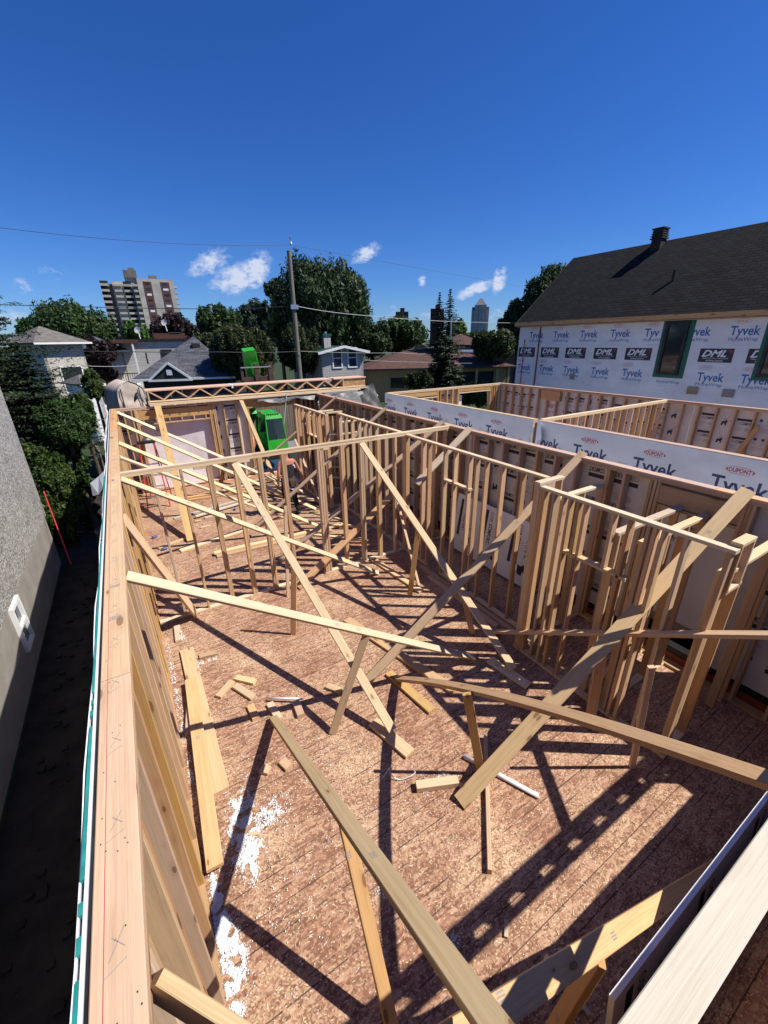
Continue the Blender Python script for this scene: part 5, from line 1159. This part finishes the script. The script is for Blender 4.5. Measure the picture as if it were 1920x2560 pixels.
broadleaf('dull shrub between the dark bungalow and the junipers', 'tree', 540, 36, 815, 110, 930, F_OLIVE, 1.4, .14, 40, seed=13)
broadleaf('green tree with a yellowish side, right of the maple', 'tree', 1000, 52, 785, 150, 885, F_GREEN, 1.6, .2, 50, seed=14)
broadleaf('dark tree filling the space under the maple right side', 'tree', 930, 50, 790, 130, 900, F_MAPLE, 1.3, .2, 40, seed=15)
broadleaf('dense green tree right of the brown roofed house', 'tree', 1235, 44, 822, 120, 900, F_OLIVE, 1.8, .17, 60, seed=16)
broadleaf('tall windswept tree behind the black roofed house', 'tree', 1372, 50, 655, 165, 850, F_MAPLE, 2.8, .2, 90, seed=17, flat=1.3, aspect=2.0, upb=1.2)
broadleaf('lower flank of the windswept tree beside the wrapped wall', 'tree', 1290, 50, 740, 110, 900, F_MAPLE, 1.5, .2, 50, seed=18)
broadleaf('distant light green tree between the spruces and the slim tower', 'tree', 1140, 95, 790, 60, 860, F_BRIGHT, .6, .35, 24, seed=19)
broadleaf('distant low tree under the slim tower', 'tree', 1195, 100, 828, 90, 865, F_GREEN, .6, .35, 24, seed=20)
conifer('thin spruce, taller of the pair at the right of centre', 'spruce', 1120, 46, 723, 880, 92, F_SPRUCE, 21, 30, .075, .25, dens=.5, power=.85)
conifer('thin spruce, shorter of the pair at the right of centre', 'spruce', 1095, 47, 731, 880, 76, F_SPRUCE, 22, 28, .075, .25, dens=.5, power=.85)
conifer('bushy dark spruce standing before the brown roofed bungalow', 'spruce', 1107, 33, 838, 975, 118, F_SPRUCE, 23, 24, .085, .02, dens=2.6, power=.55)
broadleaf('low dark shrub left of the bushy spruce', 'shrub', 1050, 32, 925, 80, 975, F_OLIVE, .8, .10, 24, seed=24)
broadleaf('shrub seen through the far opening of the second unit', 'shrub', 1195, 24, 955, 120, 1015, F_GREEN, 1.0, .08, 30, seed=25)
# near left vegetation
conifer('large dark spruce at the left edge with its top out of frame', 'spruce', -75, 18.5, 560, 1150, 860, F_SPRUCE, 31, 46, .034, .10, dens=7.5, power=.62)
conifer('lower dark spruce skirt between the stucco house and the hedge', 'spruce', 130, 17.5, 860, 1130, 260, F_SPRUCE, 32, 24, .038, .12, dens=5.0, power=.55)
conifer('dark spruce standing in front of the far left cream house', 'spruce', 5, 22, 655, 1100, 360, F_SPRUCE, 41, 44, .055, .10, dens=6.0, power=.6)
broadleaf('clipped yellow green cedar hedge block behind the beige shelter', 'hedge', 246, 25, 917, 56, 1010, F_CEDAR, 2.0, .05, 60, name='cedar_hedge', seed=33, flat=1.3, group='shrubs at the left')
broadleaf('cedar bush with long upright sprays left of the beige shelter', 'hedge', 225, 19, 960, 62, 1100, F_CEDAR, 2.6, .05, 60, name='cedar_hedge', seed=34, flat=1.9, aspect=2.2, upb=1.0, group='shrubs at the left')
broadleaf('mid green leafy shrub beside the left wall, upper one', 'shrub', 180, 15.5, 990, 150, 1130, F_GREEN, 3.8, .055, 90, name='leafy_shrub', seed=35, group='shrubs at the left')
broadleaf('yellowish green leafy shrub beside the left wall, lower one', 'shrub', 165, 14.8, 1090, 160, 1370, F_CEDAR, 4.2, .05, 110, name='leafy_shrub', seed=36, group='shrubs at the left')
broadleaf('dark shrub close against the far end of the left wall', 'shrub', 232, 15.6, 1060, 90, 1330, F_GREEN, 3.0, .05, 80, name='leafy_shrub', seed=37, group='shrubs at the left')

# ------------------------------------------------------------------ distant buildings
def place(px, D, py=850): p = ray_xy(px, D, py); return Vector((p.x, p.y, 0))
def fac(px, D):  # frame facing the camera at that column
    c = place(px, D); v = Vector((c.x, c.y, 0)).normalized(); return c, Vector((v.y, -v.x, 0)), v   # centre, right, away
def pitch_roof(parent, O, U, Wd, run, rise, over, m, t=.12):
    """one slope: O eave start, U along eave, V up the slope"""
# concrete tower
def tower(label, px, D, wpx, top_py, floors, nm='apartment_tower'):
    c, r_, a = fac(px, D); dep = (hd(px, top_py, D)-CAMP).dot(fw); Wd = wpx/FPX*dep*cosk(px); zt_ = hd(px, top_py, D).z
    return c, r_, a, Wd, zt_
c, r_, a, Wd, zt_ = tower('', 378, 290, 190, 694, 13)
tw_ = root('apartment_tower', (c.x, c.y, GZ), 'concrete and brown brick apartment tower with stacked balconies on the left skyline', 'tower')
fh = 2.75
def tbox(mb, x0, x1, y0_, y1_, z0, z1, mi=0):
    ps_ = [c+r_*x+a*y+Vector((0, 0, 0)) for x, y in ((x0, y0_), (x1, y0_), (x1, y1_), (x0, y1_))]
    quadbox(mb, [Vector((p.x, p.y, z0)) for p in ps_], [Vector((p.x, p.y, z1)) for p in ps_], mi)
mb = MB(); h2 = Wd/2
tbox(mb, -h2, -h2*.05, 4, 22, GZ, zt_-3.4, 1); tbox(mb, -h2*.05, h2*.92, 0, 20, GZ, zt_-.6, 0); tbox(mb, -h2*.35, h2*.0, 3, 12, GZ, zt_-.2, 0)
tbox(mb, -h2*.70, -h2*.42, 2.4, 12, GZ, zt_-2.2, 0); tbox(mb, -h2*.98, -h2*.86, 3.2, 12, GZ, zt_-3.9, 0)
mb.build('body', [M_CONC, M_CONCD], tw_)
mb = MB(); tbox(mb, -h2*.36, -h2*.02, 2, 10, zt_-.2, zt_+3.4); tbox(mb, -h2*.22, -h2*.06, 4, 8, zt_+3.4, zt_+4.8); tbox(mb, h2*.28, h2*.5, 3, 9, zt_-.6, zt_+1.4); mb.build('penthouse', M_CONCD, tw_)
mb2 = MB()
for k in range(15):
    z1 = zt_-1.9-k*fh; z0 = z1-fh
    if z1 < GZ+3: break
    for (xa, xb) in ((.10, .32), (.56, .80)):
        mb = MB(); tbox(mb, h2*xa, h2*xb, -.12, -.004, z0+.1, z1-.1); mb.build('brick_panel', M_BRICKB, tw_); mb2 = MB(); tbox(mb2, h2*(xa+.05), h2*(xb-.05), -.2, -.121, z0+1.2, z1-.5, 0); mb2.build('window', [M_INKW, M_DARKR, M_GLASS][(k*7+int(xa*10)) % 3], tw_)
    for (xa, xb) in ((-1.0, -.80), (-.66, -.47), (-.42, -.22)):
        mb3 = MB(); tbox(mb3, h2*xa, h2*xb, .6, 3.0, z0, z0+1.05); mb3.build('balcony', M_CONC, tw_); mb2 = MB(); tbox(mb2, h2*xa, h2*xb, 2.6, 3.4, z0+1.1, z1-.2, 0); mb2.build('window', M_DARKR, tw_)
    for (xa, xb, ya, yb) in ((-.17, -.06, -1.2, 3.0), (.92, 1.0, 1.2, 6)):
        mb3 = MB(); tbox(mb3, h2*xa, h2*xb, ya, yb, z0, z0+1.05); mb3.build('balcony', M_CONC, tw_)

# slim tower
c, r_, a, Wd, zt_ = tower('', 1196, 520, 44, 752, 24)
st_ = root('slim_tower', (c.x, c.y, GZ), 'slim pale tower with a pointed crown on the right skyline', 'tower'); h2 = Wd/2
mb = MB()
for k, (xa, xb, yy_) in enumerate(((-1, -.70, 1.5), (-.68, -.2, 0), (-.18, .18, -1.0), (.20, .68, 0), (.70, 1, 1.5))): tbox(mb, h2*xa, h2*xb, yy_, 22, GZ, zt_-4-(5 if abs(k-2) == 2 else 0), 0)
tbox(mb, -h2*.98, h2*.98, 3, 20, GZ, zt_-6, 1); mb.build('body', [M_CONC, M_CONCD], st_)
mb = MB(); P0 = [c+r_*x+a*y for x, y in ((-h2*.66, 0), (h2*.66, 0), (h2*.66, 20), (-h2*.66, 20))]; ap = c+r_*0+a*6
quadbox(mb, [Vector((p.x, p.y, zt_-4.5)) for p in P0], [Vector((ap.x, ap.y, zt_+2.5))+r_*x+a*y for x, y in ((-1.5, -4), (1.5, -4), (1.5, 4), (-1.5, 4))]); mb.build('crown_roof', M_STUC_L, st_)
for lab, px, top, wp, D in (('small dark block on the skyline just right of the maple', 1005, 776, 32, 420), ('dark block half hidden behind the thin spruces', 1091, 768, 34, 420)):
    c, r_, a, Wd, zt_ = tower('', px, D, wp, top, 9); o_ = root('apartment_block', (c.x, c.y, GZ), lab, 'building', 'blocks on the skyline'); mb = MB(); h2 = Wd/2
    tbox(mb, -h2, h2, 0, 14, GZ, zt_-1.0); tbox(mb, -h2*.3, h2*.4, 3, 9, zt_-1, zt_+2.2); mb.build('body', M_BRICKB, o_)
    mb = MB()
    for k in range(6): tbox(mb, -h2*.85, h2*.85, -.3, -.05, zt_-4-k*3, zt_-2.6-k*3)
    mb.build('window_band', M_DARKR, o_)

def house(name, label, px, D, wpx, eave_py, ridge_py, depth, wall_m, roof_m, style='hip', rz=0.0, over=.45, trim=M_WHITE, wins=(), door=None, base=GZ, gable_m=None, group=None):
    c = place(px, D); v = Vector((c.x, c.y, 0)).normalized(); ang = math.atan2(v.y, v.x)-math.pi/2+rz
    dep = (hd(px, eave_py, D)-CAMP).dot(fw); Wd = wpx/FPX*dep*cosk(px); ze = hd(px, eave_py, D).z; zr = hd(px, ridge_py, D+depth/2).z
    rt_ = root(name, (c.x, c.y, base), label, 'house', group); Rm = Matrix.Translation((c.x, c.y, 0)) @ Matrix.Rotation(ang, 4, 'Z')
    def W3(x, y, z): return Rm @ Vector((x, y, z))
    U = (Rm.to_3x3() @ Vector((1, 0, 0))); Vy = (Rm.to_3x3() @ Vector((0, 1, 0))); Z = Vector((0, 0, 1)); h = Wd/2
    hw = ze-base
    slab('wall', W3(-h, 0, base), U, Z, rect(0, 0, Wd, hw) if style != 'gable' else [(0, 0), (Wd, 0), (Wd, hw), (h, zr-base-.12), (0, hw)], .2, wall_m, rt_)
    slab('wall', W3(h, depth, base), -U, Z, rect(0, 0, Wd, hw) if style != 'gable' else [(0, 0), (Wd, 0), (Wd, hw), (h, zr-base-.12), (0, hw)], .2, wall_m, rt_)
    slab('wall', W3(-h-.002, depth, base), -Vy, Z, rect(0, 0, depth, hw-.01), .2, wall_m, rt_); slab('wall', W3(h+.002, 0, base), Vy, Z, rect(0, 0, depth, hw-.01), .2, wall_m, rt_)
    E = over; rise = zr-ze
    if style == 'hip':
        run = depth/2+E; s = math.hypot(run, rise); L = Wd+2*E; k = min(run, L/2-.05)
        slab('roof', W3(-h-E, -E, ze), U, (Vy*run+Z*rise), [(0, 0), (L, 0), (L-k, s), (k, s)], .1, roof_m, rt_)
        slab('roof', W3(h+E, depth+E, ze), -U, (-Vy*run+Z*rise), [(0, 0), (L, 0), (L-k, s), (k, s)], .1, roof_m, rt_)
        s2 = math.hypot(k, rise); D2 = depth+2*E
        slab('roof', W3(-h-E, depth+E, ze), -Vy, (U*k+Z*rise), [(0, 0), (D2, 0), (D2/2, s2)], .1, roof_m, rt_)
        slab('roof', W3(h+E, -E, ze), Vy, (-U*k+Z*rise), [(0, 0), (D2, 0), (D2/2, s2)], .1, roof_m, rt_)
        board('gutter', W3(-h-E, -E-.05, ze-.06), W3(h+E, -E-.05, ze-.06), .1, .12, trim, rt_)
    elif style == 'gable':
        run = h+E; s = math.hypot(run, rise*run/h); sl_ = (U*run+Z*rise*run/h)
        z_e = ze-rise*E/h
        slab('roof', W3(-h-E, depth+E, z_e), -Vy, (U*h+Z*rise), rect(0, 0, depth+2*E, s), .12, roof_m, rt_)
        slab('roof', W3(h+E, -E, z_e), Vy, (-U*h+Z*rise), rect(0, 0, depth+2*E, s), .12, roof_m, rt_)
        board('gable_trim', W3(-h-E, -E-.03, z_e-.08), W3(0, -E-.03, zr-.06), .04, .16, trim, rt_, Vy); board('gable_trim', W3(h+E, -E-.03, z_e-.08), W3(0, -E-.03, zr-.06), .04, .16, trim, rt_, Vy)
    else:
        slab('roof', W3(-h-E, -E, ze+.15), U, Vy, rect(0, 0, Wd+2*E, depth+2*E), .2, roof_m, rt_); board('fascia', W3(-h-E, -E-.04, ze+.08), W3(h+E, -E-.04, ze+.08), .06, .18, trim, rt_)
    for (x, z, w_, hh, mu) in wins: window(rt_, W3(-h+x*Wd, -.004, z), U, Z, w_, hh, trim, M_GLASS, .08, mu, .05)
    return rt_, W3, U, Vy, Z, h, ze, zr
# brown roofed bungalow
b_, W3, U, Vy, Z, h, ze, zr = house('bungalow', 'low ochre brick bungalow under a broad brown shingle roof', 1100, 42, 362, 918, 872, 9.5, M_OCHRE, M_SH_BRN, 'hip', .22, .6, M_BLACKM, [(.16, .0, 1.3, .95, 'v'), (.62, -1.1, 2.2, 2.2, None)])
mb = MB(); mb.box((-.5, -.3, 0), (.5, .3, 1.5)); mb.build('chimney', M_STUC_L, b_, Matrix.Translation(W3(1.5, 5.2, zr-.6)))
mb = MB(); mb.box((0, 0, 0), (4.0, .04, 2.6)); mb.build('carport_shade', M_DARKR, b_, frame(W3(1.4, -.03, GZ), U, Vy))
for x in (1.5, 3.6, 5.6, h-.1): board('porch_post', W3(x, -.35, GZ), W3(x, -.35, ze-.05), .22, .22, M_OCHRE, b_, U)
# brown roof behind it
house('bungalow', 'brown roofed house with a porch column behind the bungalow, right of the spruces', 1158, 62, 110, 862, 834, 9, M_BRICKB, M_SH_BRN, 'hip', .1, .5, M_BLACKM, [(.55, 1.4, .9, 2.2, None)])
f_, W3, U, Vy, Z, h, ze, zr = house('flat_roofed_building', 'long flat roofed building with a blue grey roof beside the wrapped wall', 1238, 52, 190, 882, 878, 12, M_CONCD, noisy('blue_grey_roof', (.10, .13, .20), (.15, .18, .26), 1, .5), 'flat', 0, .3, M_WHITE)
house('small_house', 'small pale gabled house between the maple and the spruces', 1052, 58, 34, 868, 856, 6, M_STUC_L, M_SH_GRY, 'gable', 0, .3)
# grey siding house with green trimmed roof
g_, W3, U, Vy, Z, h, ze, zr = house('siding_house', 'light grey siding house with two white windows and a green edged low roof', 855, 30, 112, 876, 863, 7, M_SIDE_G, noisy('green_roof', (.02, .06, .05), (.03, .09, .07), 3, .5), 'gable', .38, .35, M_WHITE, [(.24, 2.55, .72, 1.3, 'h'), (.61, 2.55, .72, 1.3, 'h')])
mb = MB(); mb.box((-.25, -.25, 0), (.25, .25, .95)); mb.box((-.32, -.32, .95), (.32, .32, 1.06), 1); mb.tube((0, 0, 1.06), (0, 0, 1.2), .09, mi=2); mb.build('chimney', [M_SIDE_G, M_GREENF, M_ALU], g_, Matrix.Translation(W3(-.6, 1.5, zr-.3)))
# dark green bungalow with grey hip roof and front gable
d_, W3, U, Vy, Z, h, ze, zr = house('dark_bungalow', 'dark green sided bungalow with a grey shingle roof and white edged front gable', 448, 31, 222, 944, 842, 9, M_SIDE_D, M_SH_GRY, 'hip', -.22, .5, M_WHITE, [(.28, .4, 1.5, 1.2, 'v')])
gz = ze-.05; gw = 1.1; gx = -.8
slab('front_gable', W3(gx-gw, -.62, gz), U, Z, [(0, 0), (2*gw, 0), (gw, .85)], .12, M_SIDE_D, d_)
for sg in (-1, 1):
    board('gable_trim', W3(gx+sg*(gw+.15), -.68, gz-.02), W3(gx, -.68, gz+.97), .05, .13, M_WHITE, d_, Vy)
slab('gable_roof', W3(gx-gw-.2, 2.2, gz+.0), -Vy, (U*(gw+.2)+Z*1.03), rect(0, 0, 2.9, math.hypot(gw+.2, 1.03)), .07, M_SH_GRY, d_); slab('gable_roof', W3(gx+gw+.2, -.7, gz+.0), Vy, (-U*(gw+.2)+Z*1.03), rect(0, 0, 2.9, math.hypot(gw+.2, 1.03)), .07, M_SH_GRY, d_)
board('gable_trim', W3(gx-gw-.2, -.70, gz-.06), W3(gx+gw+.2, -.70, gz-.06), .05, .12, M_WHITE, d_)
mb = MB(); mb.box((0, 0, 0), (.32, .32, .05)); mb.build('gable_vent', M_WHITE, d_, frame(W3(gx-.16, -.62, gz+.25), U, Z))
mb = MB(); mb.box((-.25, -.25, 0), (.25, .25, .3)); mb.build('roof_vent', M_RUB, d_, Matrix.Translation(W3(.3, 3.2, zr-.75)))
mb = MB(); mb.tube((0, 0, 0), (0, 0, .7), .05); mb.build('vent_pipe', M_RUB, d_, Matrix.Translation(W3(-2.6, 1.7, ze+.8)))
# two-storey siding house behind, with balcony and dishes
s_h, W3, U, Vy, Z, h, ze, zr = house('siding_house', 'two storey cream siding house with balcony and satellite dishes behind the dark bungalow', 412, 44, 228, 852, 846, 10, M_SIDE_W, M_SH_RED, 'flat', -.05, .15, M_BLACKM, [(.43, 2.6, .9, 1.2, None)])
mb = MB(); mb.box((0, 0, 0), (2.0, 2.4, .15)); mb.build('balcony_floor', M_WHITE, s_h, Matrix.Translation(W3(-h-.6, -2.4, .9)))
mb = MB(); mb.box((0, 0, 0), (2.6, 3.0, .25)); mb.build('balcony_roof', M_SH_RED, s_h, Matrix.Translation(W3(-h-.8, -2.8, ze-.15)))
rl = MB()
for k in range(12): rl.box((.17*k, 0, .15), (.17*k+.04, .04, 1.1))
rl.box((0, -.01, 1.08), (2.0, .05, 1.15)); rl.build('balcony_railing', M_BLACKM, s_h, Matrix.Translation(W3(-h-.6, -2.4, .9)))
for x in (-h-.5, -h+1.3): board('balcony_post', W3(x, -2.4, GZ), W3(x, -2.4, ze-.1), .12, .12, M_WHITE, s_h, U)
def dish(parent, p):
    mb = MB(); n = 14; v = [(0, 0, -.08)]+[(.26*math.cos(6.283*i/n), .29*math.sin(6.283*i/n), 0) for i in range(n)]; mb.add(v, [(0, 1+i, 1+(i+1) % n) for i in range(n)]+[(0, 1+(i+1) % n, 1+i) for i in range(n)])
    mb.tube((0, 0, -.08), (0, -.7, -.2), .03, n=6); mb.build('satellite_dish', M_WHITE, parent, Matrix.Translation(p) @ Matrix.Rotation(R(65), 4, 'X') @ Matrix.Rotation(R(-30), 4, 'Y'))
dish(s_h, W3(-h+1.6, .5, ze+.9)); dish(s_h, W3(h*.05, .8, ze+1.5))
mb = MB(); mb.box((0, 0, 0), (2.6, 2.2, .5)); mb.box((1.3, -.05, .5), (2.3, 1.0, .58), 1); mb.build('roof_hatch', [M_SH_RED, M_GLASS], s_h, Matrix.Translation(W3(-.9, 1.5, ze+.15)))
# beige hip roof house far left with balcony
t_h, W3, U, Vy, Z, h, ze, zr = house('stucco_bungalow', 'cream stucco house with a taupe hip roof and wooden balcony, far left', 150, 40, 112, 856, 816, 6, M_STUC_L, M_SH_TAN, 'hip', .35, .5, M_WHITE, [(.28, .95, 1.5, 1.9, None)])
mb = MB()
for k in range(7): mb.box((.22*k, 0, 0), (.22*k+.19, .05, 1.0))
mb.build('balcony_fence', noisy('cedar_boards', (.17, .075, .035), (.26, .12, .06), 4, .8), t_h, frame(W3(-.6, -1.2, .1), U, Z) )
slab('stair_wall', W3(h-.8, -1.3, GZ), U, Z, [(0, 0), (.9, 0), (.5, 3.2), (0, 3.4)], 1.2, M_WHITE, t_h)
mb = MB(); mb.box((0, 0, 0), (1.6, .16, 1.2)); mb.build('balcony_floor', M_WHITE, t_h, frame(W3(-.6, -1.25, -.1), U, Z))
# small stucco house with taupe roof between
house('small_house', 'small cream house with a dark hip roof between the stucco house and the purple shrub', 255, 43, 84, 876, 838, 7, M_STUC_L, M_SH_GRY, 'hip', .2, .5, M_WHITE, [(.3, 1.2, .8, 1.1, 'v')])
# garage low roof
house('garden_shed', 'low shed with a brown grey roof and white corner at the left', 198, 30, 40, 962, 936, 3.0, M_WHITE, M_SH_TAN, 'hip', .3, .25, M_WHITE)
# flag on the dark wall area
# fabric shelter
fs = root('fabric_shelter', (.0, 24, GZ), 'round topped beige fabric shelter behind the far left corner of the site', 'shelter')
mb = MB(); prof = [(-1.0, 0), (-1.06, 1.3), (-.98, 2.2), (-.55, 2.62), (0, 2.85), (.5, 2.66), (.92, 2.25), (1.02, 1.3), (.98, 0)]
cs = ray_xy(296, 23.5); az = math.atan2(cs.y, cs.x)-math.pi/2; Ms = Matrix.Translation((cs.x, cs.y, hd(311, 953, 23.5).z-2.85*.62)) @ Matrix.Rotation(az+.35, 4, 'Z')
segs = 8; ky = 1.6/segs; rr = random.Random(8)
sc_ = .62
for j in range(segs+1):
    for i, (x, z) in enumerate(prof): mb.v.append(Vector((x*sc_+.02*math.sin(j*1.3+i), j*ky, z*sc_-.03*math.sin(j*.8))))
k = len(prof)
for j in range(segs):
    for i in range(k-1): mb.f.append((j*k+i, j*k+i+1, (j+1)*k+i+1, (j+1)*k+i)); mb.m.append(0)
mb.build('cover', M_CANVAS, fs, Ms, smooth=True)
# front sheet with folds
mb = MB(); nu, nv = 18, 14
def width_at(z):
    pts = [(0, 1.0), (1.3, 1.05), (2.2, .95), (2.62, .52), (2.85, .02)]
    for (z0, w0), (z1, w1) in zip(pts[:-1], pts[1:]):
        if z <= z1: return w0+(w1-w0)*(z-z0)/(z1-z0)
    return .02
for i in range(nu+1):
    for j in range(nv+1):
        z = 2.85*j/nv; w_ = width_at(z)*sc_*.97; x = -w_+2*w_*i/nu
        mb.v.append(Vector((x, .03+.06*math.sin(x*3+z*5)*(1-j/nv)+.035*noise.noise(Vector((x*2.5, z*7, 2))), z*sc_)))
for i in range(nu):
    for j in range(nv): q_ = i*(nv+1)+j; mb.f.append((q_, q_+nv+1, q_+nv+2, q_+1)); mb.m.append(0)
mb.build('front_sheet', M_CANVAS, fs, Ms, smooth=True)
for x in (-.72, .62): board('zip_band', Ms @ Vector((x*.60, -.06, .3)), Ms @ Vector((x*.60-.02, -.05, 1.45)), .05, .02, M_BLACKM, fs)
# wooden privacy fence beyond the doorway and beside the shelter
def fence(label, p0, p1, h_, m, z0=GZ):
    p0 = Vector((*p0, z0)); p1 = Vector((*p1, z0)); L = (p1-p0).length; d = (p1-p0)/L; r_ = root('board_fence', p0, label, 'fence')
    mb = MB(); k = 0
    while k*.15 < L-.1:
        a = p0+d*(k*.15); b = p0+d*(k*.15+.135); n = Vector((-d.y, d.x, 0))*.02; hh = h_+.02*math.sin(k*2.3)
        quadbox(mb, [a-n, b-n, b+n, a+n], [v+Vector((0, 0, hh)) for v in (a-n, b-n, b+n, a+n)]); k += 1
    mb.build('boards', m, r_)
    for i in range(int(L/2.4)+1): board('post', p0+d*min(L, i*2.4)+Vector((0, .08, 0)), p0+d*min(L, i*2.4)+Vector((0, .08, h_+.08)), .1, .1, m, r_)
M_FENCE = noisy('weathered_fence', (.16, .12, .09), (.24, .19, .15), 3, .9, 5, (3, 3, .4))
fence('weathered board fence across the street beyond the doorway', (2.6, 25.5), (12.5, 25.2), 1.9, M_FENCE)
fence('short dark board fence left of the beige shelter', (-2.0, 24.5), (-1.3, 19.0), 1.7, M_FENCE)

# ------------------------------------------------------------------ utility pole and wires
up_ = root('utility_pole', (*ray_xy(735, 28, 900), GZ), 'tall grey wooden utility pole with a slight lean, left of centre', 'utility pole')
pb = hd(750, 945, 28); pt = hd(722, 627, 28); ptop = pt; pbase = pb+(pb-pt)*.25
mb = MB(); nseg = 8
for i in range(nseg): a0, a1 = i/nseg, (i+1)/nseg; mb.tube(pbase.lerp(ptop, a0), pbase.lerp(ptop, a1), .17-.05*a0, .17-.05*a1, 14, cap=(i == nseg-1))
mb.build('pole', M_POLE, up_, smooth=False)
mb = MB(); s0 = ptop+Vector((.14, 0, -.25)); mb.tube(s0, s0+Vector((.02, 0, .85)), .03); mb.tube(s0+Vector((.02, 0, .6)), s0+Vector((.02, 0, .7)), .08, .05); mb.tube(s0+Vector((.02, 0, .85)), s0+Vector((.02, 0, .93)), .06, .07); mb.build('insulator', M_STEEL, up_)
mid = hd(734, 768, 28); mb = MB(); mb.box(mid-Vector((.22, .22, .12)), mid+Vector((.22, -.1, .12))); mb.build('cable_bracket', M_STEEL, up_)
def wire(label, pts, r_, m, sag=.0, grp='overhead wires'):
    P = [hd(*p) for p in pts]; mb = MB()
    for a, b in zip(P[:-1], P[1:]):
        n = 10; prev = a
        for i in range(1, n+1):
            t = i/n; q_ = a.lerp(b, t)-Vector((0, 0, sag*4*t*(1-t))); mb.tube(prev, q_, r_, n=5, cap=False); prev = q_
    tag(mb.build('overhead_wire', m, smooth=True), label, 'wire', grp)
wire('single high wire running left from the top of the utility pole', [(723, 612, 28), (-60, 562, 24)], .010, M_WIRE, .25)
wire('faint high wire running right from the top of the utility pole', [(723, 612, 28), (1300, 716, 60)], .007, M_WIRE, .0)
wire('thick cable running left from the middle of the pole', [(734, 765, 28), (560, 773, 28.5), (-60, 760, 30)], .019, M_WIRE, .03)
wire('pale thick cable running right from the middle of the pole', [(734, 764, 28), (880, 786, 30), (1130, 804, 40), (1345, 807, 52)], .020, M_WIREW, .05)
wire('low cable crossing the houses left of the pole', [(752, 878, 27.8), (560, 880, 26), (-60, 872, 26)], .016, M_WIRE, .05)
wire('low pale cable crossing right of the pole over the bungalow', [(752, 878, 27.8), (1000, 882, 30), (1142, 886, 38)], .013, M_WIREW, .05)
wire('lowest pale cable crossing over the brown roof', [(912, 900, 27), (1040, 905, 30), (1180, 908, 36)], .010, M_WIREW, .03)
wire('lowest cable at the left crossing the hedge tops', [(-60, 905, 24), (220, 915, 25), (345, 912, 26)], .012, M_WIREW, .05)
lpw, a2 = hd(1127, 855, 45), hd(1128, 795, 45); mb = MB(); mb.tube(lpw, a2, .08); tag(mb.build('thin_pole', M_STEEL), 'thin grey pole in front of the spruce pair', 'pole')
